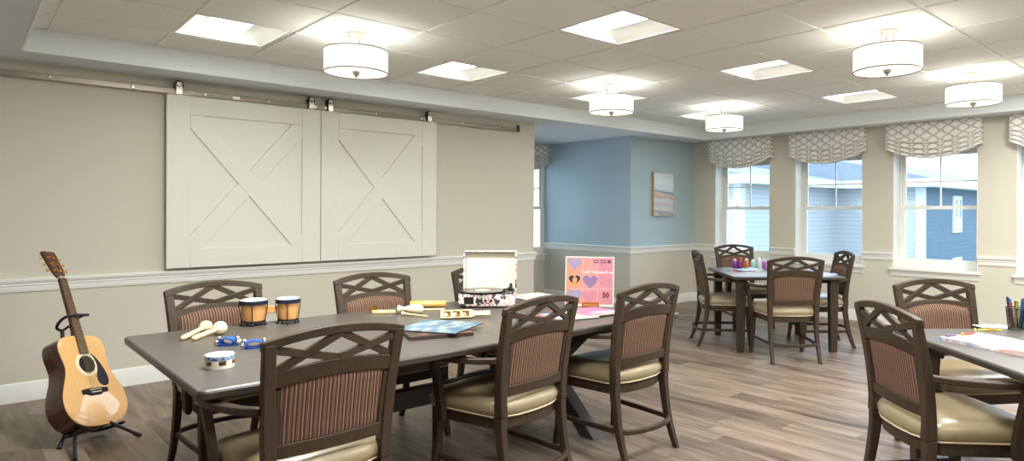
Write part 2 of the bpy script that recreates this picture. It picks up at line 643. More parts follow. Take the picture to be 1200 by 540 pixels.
struct('wall_rear', MB().box(X0 - .15, XW + .17, Y0 - .15, Y0, 0, 2.8), M['wall'])
struct('wall_side', MB().box(X0 - .15, X0, Y0, YW + .16, 0, 2.8), M['wall'])

# chair rail and baseboard profiles: (depth from wall, height)
RAIL = [(0, RB), (.010, RB), (.013, RB + .006), (.013, RB + .040), (.019, RB + .046), (.019, RB + .058), (.027, RB + .066), (.034, RB + .080),
        (.034, RT - .004), (.030, RT), (0, RT)]
BASE = [(0, 0), (.015, 0), (.015, BT - .030), (.012, BT - .022), (.012, BT - .014), (.006, BT - .002), (0, BT)]
def run(name, prof, pts, m):
    """moulding along a floor-plan polyline; the room lies to the right of the direction of travel"""
    mb = MB()
    rings = []
    P = [Vector((x, y)) for x, y in pts]
    for i, p in enumerate(P):
        ns = []
        if i > 0:
            d = (p - P[i - 1]).normalized()
            ns.append(Vector((d.y, -d.x)))
        if i < len(P) - 1:
            d = (P[i + 1] - p).normalized()
            ns.append(Vector((d.y, -d.x)))
        if len(ns) == 2:
            n = (ns[0] + ns[1])
            n = n / (n.length_squared / 2) if n.length > 1e-6 else ns[0]
        else:
            n = ns[0]
        rings.append([(p.x + n.x * d_, p.y + n.y * d_, z) for d_, z in prof])
    mb.loft(rings)
    return struct(name, mb, m, ang=30)
LEFT_RUN = [(X0, YW), (XE, YW), (XE, YW + .16)]
run('trim_3', RAIL, LEFT_RUN, M['white'])
run('baseboard_left', BASE, LEFT_RUN, M['white'])
run('trim_4', RAIL, [(XB, YA), (XB, YB), (XW, YB), (XW, WIN[0] + WH + .0)], M['white'])
run('baseboard_right', BASE, [(XB, YA), (XB, YB), (XW, YB), (XW, Y0)], M['white'])
for k in range(5):
    run('trim_%d' % (5 + k), RAIL, [(XW, WIN[k] - WH), (XW, WIN[k + 1] + WH)], M['white'])
run('trim_10', RAIL, [(XW, WIN[5] - WH), (XW, Y0)], M['white'])

# ------------------------------------------------------------------ windows (built in a local frame: x along wall, y into the wall, z up)
def make_window(name, loc, rz, D0=.19):
    w = bpy.data.objects.new(name, None)
    COL.objects.link(w)
    w.location = loc
    w.rotation_euler = (0, 0, rz)
    tag(w, kind='structure')
    H = WH
    f = MB()
    for sx in (-1, 1):
        f.box(min(sx * H, sx * (H - .010)), max(sx * H, sx * (H - .010)), .0, D0 + .08, WZ0, WZ1)
        f.box(min(sx * (H - .010), sx * (H - .034)), max(sx * (H - .010), sx * (H - .034)), D0, D0 + .07, WZ0, WZ1)
    f.box(-H + .010, H - .010, 0, D0 + .08, WZ1 - .010, WZ1)
    f.box(-H + .034, H - .034, D0, D0 + .07, WZ0, WZ0 + .045)
    f.box(-H + .034, H - .034, D0, D0 + .07, WZ1 - .07, WZ1 - .010)
    f.build('window_frame', M['white'], w, bevel=.002)
    I = H - .034
    zm = 1.40
    lo = MB()
    lo.box(-I, -I + .034, D0 + .003, D0 + .030, WZ0 + .045, zm + .02)
    lo.box(I - .034, I, D0 + .003, D0 + .030, WZ0 + .045, zm + .02)
    lo.box(-I + .034, I - .034, D0 + .003, D0 + .030, WZ0 + .045, WZ0 + .105)
    lo.box(-I + .034, I - .034, D0 + .001, D0 + .030, zm - .022, zm + .02)
    ls = lo.build('lower_sash', M['white'], w, bevel=.002)
    up = MB()
    up.box(-I, -I + .030, D0 + .035, D0 + .060, zm - .02, WZ1 - .07)
    up.box(I - .030, I, D0 + .035, D0 + .060, zm - .02, WZ1 - .07)
    up.box(-I + .030, I - .030, D0 + .035, D0 + .060, zm - .02, zm + .022)
    up.box(-I + .030, I - .030, D0 + .035, D0 + .060, WZ1 - .11, WZ1 - .07)
    us = up.build('upper_sash', M['white'], w, bevel=.002)
    mu = MB()
    zc = 1.705
    mu.box(-.008, .008, D0 + .041, D0 + .056, zm + .022, WZ1 - .11)
    mu.box(-I + .030, -.008, D0 + .041, D0 + .056, zc - .008, zc + .008)
    mu.box(.008, I - .030, D0 + .041, D0 + .056, zc - .008, zc + .008)
    mu.build('muntin', M['white'], us)
    MB().box(-I + .030, I - .030, D0 + .046, D0 + .050, zm + .022, WZ1 - .11).build('pane', M['glass'], us)
    MB().box(-I + .034, I - .034, D0 + .015, D0 + .019, WZ0 + .105, zm - .022).build('pane', M['glass'], ls)
    lk = MB()
    for sx in (-.2, .2):
        lk.box(sx - .03, sx + .03, D0 + .007, D0 + .027, zm + .02, zm + .03)
        lk.box(sx - .008, sx + .03, D0 + .003, D0 + .021, zm + .03, zm + .038)
    lk.build('sash_lock', M['white'], ls, bevel=.002)
    so = MB()
    so.box(-H - .035, H + .035, -.045, -.0005, WZ0 - .026, WZ0)
    so.box(-H + .010, H - .010, -.0005, D0, WZ0, WZ0 + .003)
    so.build('window_stool', M['white'], w, bevel=.004)
    ap = MB()
    ap.loft([[(-H - .02, 0, WZ0 - .095), (-H - .02, -.012, WZ0 - .095), (-H - .02, -.02, WZ0 - .04), (-H - .02, -.034, WZ0 - .026), (-H - .02, 0, WZ0 - .026)],
             [(H + .02, 0, WZ0 - .095), (H + .02, -.012, WZ0 - .095), (H + .02, -.02, WZ0 - .04), (H + .02, -.034, WZ0 - .026), (H + .02, 0, WZ0 - .026)]])
    ap.build('window_apron', M['white'], w)
    return w
for k, w in enumerate(WIN):
    make_window('window_%d' % (k + 1), (XW, w, 0), -PI / 2)
make_window('window_7', ((AX0 + AX1) / 2, YA, 0), 0, .012)
make_window('window_9', (3.0, 6.45 + WH, 0), PI / 2, .012)  # unseen side window, added to light the blue alcove face
make_window('window_8', ((AX2 + AX3) / 2, YA, 0), 0, .012)  # unseen second back window, added to bring daylight into the alcove

# ------------------------------------------------------------------ valances
def make_valance(loc, rz, label):
    v = thing('window_valance', label, 'valance', loc, rz, 'trellis fabric valances over the windows')
    H, D = .492, .085
    ztop, zside, sag = ZS - .004, 2.085, .125
    # fabric profile: flat upper part then soft folds that sag in the middle
    def zy(a, b):
        # a along width (0..1), b down (0..1)
        x = 2 * a - 1
        s = 1 - x * x
        flat = .46
        zbot = zside - sag * s
        if b < flat:
            z = lerp(ztop, ztop - (ztop - zbot) * .42, b / flat)
            y = -D - .012 * s * math.sin(b / flat * PI / 2)
            # the flat part itself bows down
            z -= 0.0
        else:
            q = (b - flat) / (1 - flat)
            z0 = ztop - (ztop - zbot) * .42
            z = lerp(z0, zbot, q) - .018 * s * math.sin(q * PI)
            f4 = (q * 4.0) % 1.0 if q < 1 else 1.0
            saw = f4 / .86 if f4 < .86 else (1 - f4) / .14
            amp = .016 + .032 * s ** .6
            y = -D - .012 * s * (1 - q) - amp * saw
            z -= .012 * s * (math.sin(f4 * PI) if q < 1 else 0)
        return y, z
    mb = MB()
    def fn(a, b):
        y, z = zy(a, b)
        return (lerp(-H, H, a), y, z)
    fab = lambda a, b: (lerp(-H, H, a), -b * (.42 if b < .46 else .42 + .0))
    def uvf(a, b):
        L = b * .30 if b < .46 else .138 + (b - .46) * .62
        return (lerp(-H, H, a) + .5, L)
    mb.grid(48, 96, fn, uvf)
    # returns to the wall at both ends
    for sx in (0, 1):
        def side(p, b, sx=sx):
            y, z = zy(sx, b)
            return ((H if sx else -H), lerp(y, -.002, p), z)
        mb.grid(4, 40, side, lambda p, b: (p * D + .1, b * .42))
    mb.build('fabric', M['trellis'], v, ang=50, solid=.003, recalc=False)
    MB().box(-H + .004, H - .004, -D + .006, -.001, ztop - .02, ztop - .001).build('mounting_board', M['white'], v)
    return v
VL = ['trellis fabric valance over window beside the blue painted wall', 'trellis fabric valance over second window from the blue wall',
      'trellis fabric valance over window that looks onto the blue house corner', 'trellis fabric valance cut off at the far right of the window wall']
for w, l in zip(WIN, VL):
    make_valance((XW, w, 0), -PI / 2, l)
make_valance(((AX0 + AX1) / 2 - .02, YA, 0), 0, 'trellis fabric valance in alcove, seen past end of the barn door wall')

# ------------------------------------------------------------------ sliding barn doors on a track
def make_barn_door(x0, x1, label):
    d = thing('barn_door', label, 'sliding door', ((x0 + x1) / 2, YW - .052, 0), 0, 'white barn doors on the steel track')
    W, z0, z1 = (x1 - x0) / 2 - .003, .884, 2.256
    sw = .165
    MB().box(-W + .02, W - .02, -.004, .014, z0 + .02, z1 - .02).build('panel', M['door'], d)
    fr = MB()
    for sx in (-1, 1):
        fr.box(min(sx * W, sx * (W - sw)), max(sx * W, sx * (W - sw)), -.018, .018, z0, z1)
    fr.box(-W + sw, W - sw, -.018, .018, z0, z0 + .15)
    fr.box(-W + sw, W - sw, -.018, .018, z1 - .15, z1)
    fr.build('door_frame', M['door'], d, bevel=.003)
    # X brace: one long board and two short ones meeting it
    wx, zx0, zx1 = W - sw, z0 + .15, z1 - .15
    cx_, cz_ = 0, (zx0 + zx1) / 2
    hw = .067
    def board(ax, az, bx, bz, cut0=0.0, cut1=0.0):
        dx, dz = bx - ax, bz - az
        L = math.hypot(dx, dz)
        ux, uz = dx / L, dz / L
        nx, nz_ = -uz, ux
        # clip the board's outline to the opening
        poly = [(ax + ux * cut0 + nx * hw, az + uz * cut0 + nz_ * hw), (bx - ux * cut1 + nx * hw, bz - uz * cut1 + nz_ * hw),
                (bx - ux * cut1 - nx * hw, bz - uz * cut1 - nz_ * hw), (ax + ux * cut0 - nx * hw, az + uz * cut0 - nz_ * hw)]
        def clip(P, inside, inter):
            o = []
            for i in range(len(P)):
                a, b = P[i - 1], P[i]
                if inside(b):
                    if not inside(a): o.append(inter(a, b))
                    o.append(b)
                elif inside(a):
                    o.append(inter(a, b))
            return o
        for axis, lim, sg in ((0, wx, 1), (0, -wx, -1), (1, zx1, 1), (1, zx0, -1)):
            ins = lambda p, axis=axis, lim=lim, sg=sg: sg * (p[axis] - lim) <= 1e-9
            def itx(a, b, axis=axis, lim=lim):
                t = (lim - a[axis]) / (b[axis] - a[axis])
                return (lerp(a[0], b[0], t), lerp(a[1], b[1], t))
            poly = clip(poly, ins, itx)
        return poly
    ext = .08
    def place(poly, front=-.0172):
        return MB().prism(poly, front, .0, lambda x, y, h: (x, h, y)).build('brace', M['door'], d, bevel=.0025)
    dx, dz = 2 * wx, zx1 - zx0
    L = math.hypot(dx, dz)
    ex, ez = dx / L * ext, dz / L * ext
    place(board(-wx - ex, zx1 + ez, wx + ex, zx0 - ez))
    cosx = abs(dx * dx - dz * dz) / (L * L)
    cut = hw * (1 - cosx) / math.sqrt(1 - cosx * cosx)
    place(board(-wx - ex, zx0 - ez, 0, cz_, 0, cut), -.0166)
    place(board(0, cz_, wx + ex, zx1 + ez, cut, 0), -.0166)
    for hx in (-W + .085, W - .085):
        hs = MB()
        hs.box(hx - .021, hx + .021, -.026, -.0185, z1 - .004 - .0, z1 + .082)
        hs.box(hx - .021, hx + .021, -.026, .015, z1 - .0005, z1 + .006)
        hs.lathe([(.021, 0), (.021, .0075)], (hx, -.0185, z1 + .082), 20, (0, -1, 0))
        hs.lathe([(.0001, 0), (.009, 0), (.009, .006), (.0001, .007)], (hx, -.0255, z1 + .078), 12, (0, -1, 0))
        h = hs.build('hanger', M['bright_steel'], d)
        MB().lathe([(.020, -.012), (.036, -.012), (.036, -.0075), (.0295, -.006), (.0295, .006), (.036, .0075), (.036, .012), (.020, .012)],
                   (hx, .003, z1 + .078), 24, (0, 1, 0)).build('wheel', M['black'], h)
    return d
make_barn_door(1.207, 2.432, 'white X-braced sliding barn door nearer the guitar')
make_barn_door(2.432, 3.647, 'white X-braced sliding barn door nearer the record player')
tr = thing('door_track', 'long flat steel barn door track bolted across the left wall', 'door track', (0, YW, 0))
MB().box(-1.2, 4.765, -.053, -.045, 2.262, 2.303).build('rail', M['steel'], tr, bevel=.0015)
for x in [-1.0 + .497 * k for k in range(12)]:
    b = MB()
    b.lathe([(.012, 0), (.012, .046)], (x, 0.0, 2.282), 12, (0, -1, 0))
    b.lathe([(.0135, .052), (.0135, .058), (.008, .062), (.0001, .062)], (x, 0, 2.282), 6, (0, -1, 0))
    b.build('bolt', M['bright_steel'], tr)
for x in (1.72, 2.37, 4.735):
    s_ = MB()
    s_.box(x - .016, x + .016, -.062, -.040, 2.256, 2.332)
    s_.build('stop_bracket', M['bright_steel'] if x < 4.7 else M['black'], tr, bevel=.003) if x > 4 else MB().box(x - .03, x + .03, -.060, -.053, 2.270, 2.296).build('splice_plate', M['bright_steel'], tr, bevel=.002)

# ------------------------------------------------------------------ ceiling troffers
def make_troffer(x, y, label):
    t = thing('ceiling_light', label, 'ceiling light', (x, y, ZC), 0, 'square recessed ceiling lights')
    h = PITCH / 2
    f = MB()
    o, i_ = h - .013, h - .03
    for a, b_, c_, d in ((-o, o, -o, -i_), (-o, o, i_, o), (-o, -i_, -i_, i_), (i_, o, -i_, i_)):
        f.box(a, b_, c_, d, -.003, .003)
    f.build('frame', M['white'], t)
    lw, zl = .13, .065
    n = 10
    mb = MB()
    mb.grid(n, 1, lambda a, b: (lerp(-lw, lw, a), lerp(-i_, i_, b), zl - .018 * (1 - (2 * a - 1) ** 2)))
    mb.build('lens', M['lens'], t, recalc=False)
    for sx in (-1, 1):
        r = MB()
        r.grid(8, 1, lambda a, b: (sx * lerp(i_, lw, a), lerp(-i_, i_, b), .001 + (zl - .001) * math.sin(a * PI / 2)))
        r.build('reflector', M['white'], t, recalc=False)
    for sy in (-1, 1):
        e = MB()
        e.add([(-i_, sy * i_, .002)] + [(lerp(-i_, -lw, k / 6), sy * i_, .001 + (zl - .001) * math.sin(k / 6 * PI / 2)) for k in range(7)] +
              [(lerp(lw, i_, k / 6), sy * i_, .001 + (zl - .001) * math.cos(k / 6 * PI / 2)) for k in range(7)], [tuple(range(15))])
        e.build('end_plate', M['white'], t)
    MB().box(-h + .013, h - .013, -h + .013, h - .013, .09, .10).build('housing', M['white'], t)
    return t
TL = ['square recessed ceiling light at the far left, above the guitar side', 'largest square recessed ceiling light, cut near the top centre of the view',
      'square recessed ceiling light, middle one of the row over the open floor', 'square recessed ceiling light nearest to the windows',
      'square recessed ceiling light between the left drum lamp and the centre', 'square recessed ceiling light half hidden behind the centre drum lamp',
      'square recessed ceiling light half hidden behind drum lamp by the blue wall']
for (i, j), l in zip(TROFF, TL):
    make_troffer(GX + (i + .5) * PITCH, GY + (j + .5) * PITCH, l)

# ------------------------------------------------------------------ drum lamps
def make_lamp():
    t = thing('drum_lamp', '', 'ceiling lamp', (0, 0, ZC), 0, 'drum shade ceiling lamps')
    MB().lathe([(.0001, -.022), (.062, -.022), (.066, -.016), (.066, 0), (.0001, 0)], n=32).build('canopy', mat('dull_nickel_canopy', (150, 140, 128), .5, .3, var=.03), t)
    for k in range(3):
        a = 2 * PI * k / 3 + .5
        x, y = .042 * math.cos(a), .042 * math.sin(a)
        p = MB()
        p.tube([(x, y, -.02), (x, y, -.124)], .0065, 10)
        p.lathe([(.011, -.124), (.011, -.118), (.0066, -.115)], (x, y, 0), 12)
        p.build('stem', M['nickel'], t)
    hub = MB().lathe([(.0001, -.140), (.05, -.140), (.052, -.128), (.0001, -.123)], n=24)
    for k in range(3):
        a = 2 * PI * k / 3 + .5
        hub.tube([(.04 * math.cos(a), .04 * math.sin(a), -.131), (.2 * math.cos(a), .2 * math.sin(a), -.131)], .003, 6)
    hub.build('spider', M['nickel'], t)
    R, zt, zb = .205, -.126, -.272
    sh = MB().lathe([(R, zb), (R, zt), (R - .003, zt), (R - .003, zb), (R, zb)], n=48)
    sh.f = [f for f in sh.f if len(f) == 4]
    sh.mi = [0] * len(sh.f)
    s_ = sh.build('shade', M['shade'], t)
    for z in (zt, zb):
        r = MB()
        r.tube([(R * math.cos(2 * PI * k / 48), R * math.sin(2 * PI * k / 48), z) for k in range(48)], .0048, 6, closed=True)
        r.build('trim_ring', M['shade_trim'], s_)
    MB().lathe([(.0001, zb + .010), (R - .005, zb + .010), (R - .005, zb + .014), (.0001, zb + .014)], n=40).build('diffuser', M['diffuser'], t)
    MB().lathe([(.0001, zb - .032), (.006, zb - .031), (.010, zb - .024), (.008, zb - .018), (.020, zb - .012), (.024, zb + .004), (.024, zb + .010)], n=20).build('finial', M['nickel'], t)
    return t
LAMPS = [((1.96, 4.18), 'drum shade ceiling lamp above the white barn doors'),
         ((4.47, 4.20), 'drum shade ceiling lamp hanging in front of the blue alcove wall'),
         ((6.32, 4.20), 'small looking drum shade ceiling lamp above the window next to the blue wall'),
         ((4.45, 1.715), 'big drum shade ceiling lamp above the windows at right, nearest to camera on that side'),
         ((6.30, 1.725), 'drum shade ceiling lamp at far right near the window wall')]
lp = make_lamp()
for k, ((x, y), l) in enumerate(LAMPS):
    o = lp if k == 0 else copy_tree(lp)
    o.location = (x, y, ZC)
    tag(o, l)
    bd = bpy.data.lights.new('lamp_bulb', 'POINT')
    bd.energy = BULB_W
    bd.color = (1.0, 0.97, 0.90)
    bd.shadow_soft_size = .05
    bo = bpy.data.objects.new('lamp_bulb', bd)
    COL.objects.link(bo)
    bo.location = (x, y, ZC - .143)

# ------------------------------------------------------------------ dining armchairs (local frame: x to the sitter's right... y forward, z up)
POSTY = [(0, -.262), (.10, -.222), (.22, -.190), (.36, -.172), (.48, -.168), (.60, -.176), (.72, -.196), (.82, -.216), (.93, -.242)]
POSTX = [(0, .212), (.30, .208), (.45, .208), (.93, .234)]
def back_y(x, z):
    return interp(POSTY, z) - .020 * max(0, 1 - (x / .24) ** 2)
def seat_outline(inset=0.0, n=6):
    """plan of the seat: wide softly bowed front, narrower rounded back"""
    fw, rw, yf, yr = .262 - inset, .222 - inset, .262 - inset, -.165 + inset
    pts = []
    def arc(cx_, cy_, r, a0, a1):
        for k in range(n + 1):
            a = math.radians(lerp(a0, a1, k / n))
            pts.append((cx_ + r * math.cos(a), cy_ + r * math.sin(a)))
    r = .045
    arc(fw - r, yf - r, r, -5, 85)
    for k in range(1, 6):
        x = lerp(fw - r, -fw + r, k / 6)
        pts.append((x, yf + .016 * (1 - (x / fw) ** 2)))
    arc(-fw + r, yf - r, r, 95, 185)
    for k in range(1, 4):
        pts.append((lerp(-fw, -rw, k / 4), lerp(yf - r, yr + r, k / 4)))
    arc(-rw + r * 1.2, yr + r * 1.2, r * 1.2, 180, 262)
    for k in range(1, 6):
        x = lerp(-rw + r, rw - r, k / 6)
        pts.append((x, yr - .034 * (1 - (x / rw) ** 2)))
    arc(rw - r * 1.2, yr + r * 1.2, r * 1.2, 278, 360)
    for k in range(1, 4):
        pts.append((lerp(rw, fw, k / 4), lerp(yr + r, yf - r, k / 4)))
    return pts

def make_chair():
    t = thing('dining_armchair', '', 'chair', group='dark wood armchairs with striped backs')
    o0 = seat_outline(.006)
    fr = MB()
    fr.loft([[(x, y, .356) for x, y in seat_outline(.012)], [(x, y, .361) for x, y in o0], [(x, y, .412) for x, y in o0]])
    fr.build('seat_frame', M['wood'], t, ang=50)
    rings = []
    for ins, z in ((.012, .410), (.0, .417), (-.009, .434), (-.010, .455), (.000, .474), (.020, .488), (.058, .497), (.12, .502)):
        rings.append([(x, y, z) for x, y in seat_outline(ins)])
    cu = MB().loft(rings).build('seat_cushion', M['vinyl'], t, ang=80)
    pp = [(x, y, .4155) for x, y in seat_outline(-.0015)]
    MB().tube(pp, .0042, 6, closed=True).build('piping', M['piping'], cu)
    for sx in (-1, 1):
        # front leg: tapered, softly sabred outwards
        tab = [(0, .246, .252, .030), (.10, .239, .240, .033), (.22, .234, .230, .038), (.34, .232, .226, .044), (.417, .232, .224, .046)]
        MB().loft([[(sx * (x + a * w / 2), y + b_ * w / 2, z) for a, b_ in ((-1, -1), (1, -1), (1, 1), (-1, 1))] for z, x, y, w in tab]).build('leg', M['wood'], t, bevel=.004)
        # rear leg
        zz = [0, .06, .13, .20, .28, .36, .42]
        MB().loft([[(sx * (interp(POSTX, z) + a * lerp(.014, .019, z / .42)), interp(POSTY, z) + b_ * lerp(.016, .025, z / .42), z)
                    for a, b_ in ((-1, -1), (1, -1), (1, 1), (-1, 1))] for z in zz]).build('leg', M['wood'], t, bevel=.004)
        zz = [.42, .48, .56, .64, .72, .80, .86, .905]
        MB().loft([[(sx * (interp(POSTX, z) + a * .0205), interp(POSTY, z) - .004 + b_ * lerp(.025, .015, (z - .42) / .48), z)
                    for a, b_ in ((-1, -1), (1, -1), (1, 1), (-1, 1))] for z in zz]).build('back_post', M['wood'], t, bevel=.004)
        # arm support, fixed to the outside of the seat rail with a rounded lower end
        tab = [(.352, .272, .150, .008, .010), (.360, .275, .150, .012, .020), (.380, .277, .150, .015, .025), (.44, .280, .152, .015, .025),
               (.52, .289, .158, .014, .023), (.58, .297, .166, .0145, .022), (.622, .302, .172, .016, .022), (.648, .304, .172, .017, .024)]
        MB().loft([[(sx * (x + a * wx), y + b_ * wy, z) for a, b_ in ((-1, -1), (1, -1), (1, 1), (-1, 1))] for z, x, y, wx, wy in tab]).build('arm_support', M['wood'], t, bevel=.004)
        ap = smooth_curve([(sx * .298, .214, .640), (sx * .305, .185, .652), (sx * .309, .10, .664), (sx * .300, .0, .668), (sx * .272, -.10, .672), (sx * .236, -.178, .678)], 4)
        n = len(ap)
        MB().bar(ap, [lerp(.034, .046, min(1, k / 6)) if k < 10 else lerp(.046, .030, (k - 10) / (n - 10)) for k in range(n)],
                 [lerp(.016, .026, min(1, k / 4)) for k in range(n)]).build('armrest', M['wood'], t, bevel=.006)
    # hoop stretcher: two sides and a bowed back rail in one bent piece
    st = [(.232, .225, .165), (.222, .02, .165), (.208, -.17, .165)] + [(.205 * math.cos(a), -.19 - .085 * math.sin(a), .165) for a in [PI * k / 12 for k in range(1, 12)]] + \
         [(-.208, -.17, .165), (-.222, .02, .165), (-.232, .225, .165)]
    MB().bar(st, .019, .026).build('stretcher', M['wood'], t, bevel=.004)
    # back
    W = .2545
    ztop = lambda x: .914 + .037 * (1 - (x / W) ** 2)
    def strip(zlo, zhi, half, th, n=16, yo=0.0):
        rings = []
        for k in range(n + 1):
            x = lerp(-half, half, k / n)
            a, b_ = zlo(x), zhi(x)
            ya, yb = back_y(x, a) + yo, back_y(x, b_) + yo
            rings.append([(x, ya - th / 2, a), (x, ya + th / 2, a), (x, yb + th / 2, b_), (x, yb - th / 2, b_)])
        return MB().loft(rings)
    strip(lambda x: ztop(x) - .031, ztop, W, .030).build('crest_rail', M['wood'], t, bevel=.004)
    zm1 = lambda x: .806 + .023 * (1 - (x / .22) ** 2)
    zm0 = lambda x: .750 + .023 * (1 - (x / .22) ** 2)
    strip(zm0, zm1, .216, .026).build('middle_rail', M['wood'], t, bevel=.003)
    strip(lambda x: .508, lambda x: .556, .196, .026).build('lower_rail', M['wood'], t, bevel=.003)
    for sx in (-1, 1):
        rings = []
        for k in range(7):
            z = lerp(.552, .748, k / 6)
            x0 = interp(POSTX, z) - .019
            rings.append([(sx * x0, back_y(x0, z) - .012, z), (sx * x0, back_y(x0, z) + .012, z), (sx * (x0 - .018), back_y(x0 - .018, z) + .012, z), (sx * (x0 - .018), back_y(x0 - .018, z) - .012, z)])
        MB().loft(rings).build('back_stile', M['wood'], t)
    def slat(xa, za, xb, zb, name='lattice_slat', yo=0.0):
        pts = []
        for k in range(9):
            q = k / 8
            x, z = lerp(xa, xb, q), lerp(za, zb, q)
            pts.append((x, back_y(x, z) + yo, z))
        MB().bar(pts, .027, .020, up=(0, 1, 0)).build(name, M['wood'], t, bevel=.002)
    e = .222
    bot = zm1
    slat(-e, ztop(e) - .036, 0, bot(0) + .004, yo=.001)
    slat(-e, bot(e) - .002, 0, ztop(0) - .029, yo=-.001)
    slat(0, ztop(0) - .029, e, bot(e) - .002, yo=.001)
    slat(0, bot(0) + .004, e, ztop(e) - .036, yo=-.001)
    # padded striped panel, a flat outside back and a fuller inside pad that laps the rails
    ph = .185
    zt = lambda x: zm1(x) - .024 - .010 * (x / ph) ** 2
    pm = MB()
    pm.grid(20, 10, lambda a, b_: (lerp(-ph, ph, a), back_y(lerp(-ph, ph, a), .65) * 0 + back_y(lerp(-ph, ph, a), lerp(.552, zm0(lerp(-ph, ph, a)) + .004, b_)) - .004 - .006 * math.sin(min(1, 9 * min(a, 1 - a, b_, 1 - b_)) * PI / 2), lerp(.552, zm0(lerp(-ph, ph, a)) + .004, b_)))
    pm.build('back_panel', M['stripe'], t, ang=70)
    ph = .200
    pm = MB()
    def pad(a, b_):
        x = lerp(-ph, ph, a)
        z = lerp(.520, zt(x), b_)
        ed = math.sin(min(1, 8 * min(a, 1 - a, b_, 1 - b_)) * PI / 2)
        return (x, back_y(x, z) + .0135 + .022 * ed, z)
    pm.grid(24, 16, pad)
    pm.add([(lerp(-ph, ph, k / 12), back_y(lerp(-ph, ph, k / 12), z_) + .0132, z_) for z_ in (.520,) for k in range(13)] +
           [(lerp(ph, -ph, k / 12), back_y(lerp(ph, -ph, k / 12), zt(lerp(ph, -ph, k / 12))) + .0132, zt(lerp(ph, -ph, k / 12))) for k in range(13)], [tuple(range(26))])
    sp = pm.build('front_pad', M['stripe'], t, ang=70, recalc=False)
    nl = MB()
    path = [(lerp(-ph + .006, ph - .006, k / 38)) for k in range(39)]
    for x in path:
        z = zt(x) - .007
        nl.ball((x, back_y(x, z) + .0165, z), .0038, 6)
    for sx in (-1, 1):
        for k in range(1, 20):
            z = lerp(.53, zt(ph) - .008, k / 19)
            nl.ball((sx * (ph - .005), back_y(ph, z) + .0165, z), .0038, 6)
    nl.build('nailhead_trim', M['nail'], sp)
    return t

chair = make_chair()
ZT = .73
# centre x, centre y, heading of the sitter in degrees (0 = +x), label
CHAIRS = [
    (0.968, 2.452, 91.5, 'dark wood armchair seen from behind at near corner of long table, next to the tambourine'),
    (1.965, 2.545, 98.0, 'dark wood armchair seen from behind on near side of long table, beside the record sleeves'),
    (2.790, 2.570, 90.5, 'dark wood armchair on near side of long table, closest to the pink heart album'),
    (1.082, 3.760, -83.5, 'dark wood armchair across the long table behind the maracas and bongos'),
    (1.930, 3.640, -91.0, 'dark wood armchair across the long table behind the wooden guiro and brass tongs'),
    (2.800, 3.680, -90.0, 'dark wood armchair across the long table, mostly hidden behind the open record player'),
    (5.595, 3.048, 49.0, 'dark wood armchair with its back to us at the small square table'),
    (6.800, 4.250, -120.0, 'dark wood armchair on the window side of the small table, behind the paint bottles'),
    (5.757, 3.870, -44.0, 'dark wood armchair seen in profile at small table, in front of the blue wall'),
    (6.460, 3.140, 134.0, 'dark wood armchair on right side of small square table, its back toward the second window'),
    (3.140, 0.990, -40.0, 'large dark wood armchair seen from behind at table with the open coloring book'),
    (4.080, 1.165, -126.0, 'dark wood armchair facing us behind the table with the open coloring book'),
]
for k, (x, y, a, l) in enumerate(CHAIRS):
    o = chair if k == 0 else copy_tree(chair)
    o.location = (x, y, 0)
    o.rotation_euler = (0, 0, math.radians(a - 90))
    tag(o, l)

# ------------------------------------------------------------------ tables
def rounded_rect(x0, x1, y0, y1, r, n=5):
    pts = []
    for cx_, cy_, a0 in ((x1 - r, y1 - r, 0), (x0 + r, y1 - r, 90), (x0 + r, y0 + r, 180), (x1 - r, y0 + r, 270)):
        for k in range(n + 1):
            a = math.radians(a0 + 90 * k / n)
            pts.append((cx_ + r * math.cos(a), cy_ + r * math.sin(a)))
    return pts
def top_slab(mb, x0, x1, y0, y1, z0, z1, r):
    rr = lambda i: rounded_rect(x0 + i, x1 - i, y0 + i, y1 - i, max(.004, r - i))
    mb.cur = 1
    mb.loft([[(x, y, z0) for x, y in rr(.010)], [(x, y, z0 + .006) for x, y in rr(.002)], [(x, y, z1 - .010) for x, y in rr(0)], [(x, y, z1 - .003) for x, y in rr(.004)]], cap=False)
    b_ = [(x, y, z0) for x, y in rr(.010)]
    mb.add(b_, [tuple(range(len(b_)))[::-1]])
    mb.cur = 0
    a, c_ = rr(.004), rr(.009)
    mb.loft([[(x, y, z1 - .003) for x, y in a], [(x, y, z1) for x, y in c_]], cap=False)
    mb.add([(x, y, z1) for x, y in c_], [tuple(range(len(c_)))])
TX0, TX1, TY0, TY1 = .595, 3.232, 2.452, 3.787
tbl = thing('trestle_table', 'long dark grey table on X-shaped trestle legs, holding the instruments', 'table', ((TX0 + TX1) / 2, (TY0 + TY1) / 2, 0))
lx, ly = (TX1 - TX0) / 2, (TY1 - TY0) / 2
mb = MB()
top_slab(mb, -lx, lx, -ly, ly, ZT - .036, ZT, .03)
mb.build('tabletop', [M['tabletop'], M['tableedge']], tbl, ang=25)
for sx in (-1, 1):
    xc = sx * (lx - .50)
    for d in (-1, 1):
        x0, x1 = xc + d * .046 - .044, xc + d * .046 + .044
        w = .060
        y0, y1 = -d * .36, d * .36
        MB().loft([[(x0, y0 - w, 0), (x1, y0 - w, 0), (x1, y0 + w, 0), (x0, y0 + w, 0)], [(x0, y1 - w, ZT - .096), (x1, y1 - w, ZT - .096), (x1, y1 + w, ZT - .096), (x0, y1 + w, ZT - .096)]]).build('trestle_leg', M['trestle'], tbl, bevel=.004)
    MB().box(xc - .09, xc + .09, -.50, .50, ZT - .096, ZT - .036).build('cleat', M['trestle'], tbl, bevel=.004)
MB().box(-lx + .50 + .092, lx - .50 - .092, -.03, .03, .30, .40).build('stretcher', M['trestle'], tbl, bevel=.004)

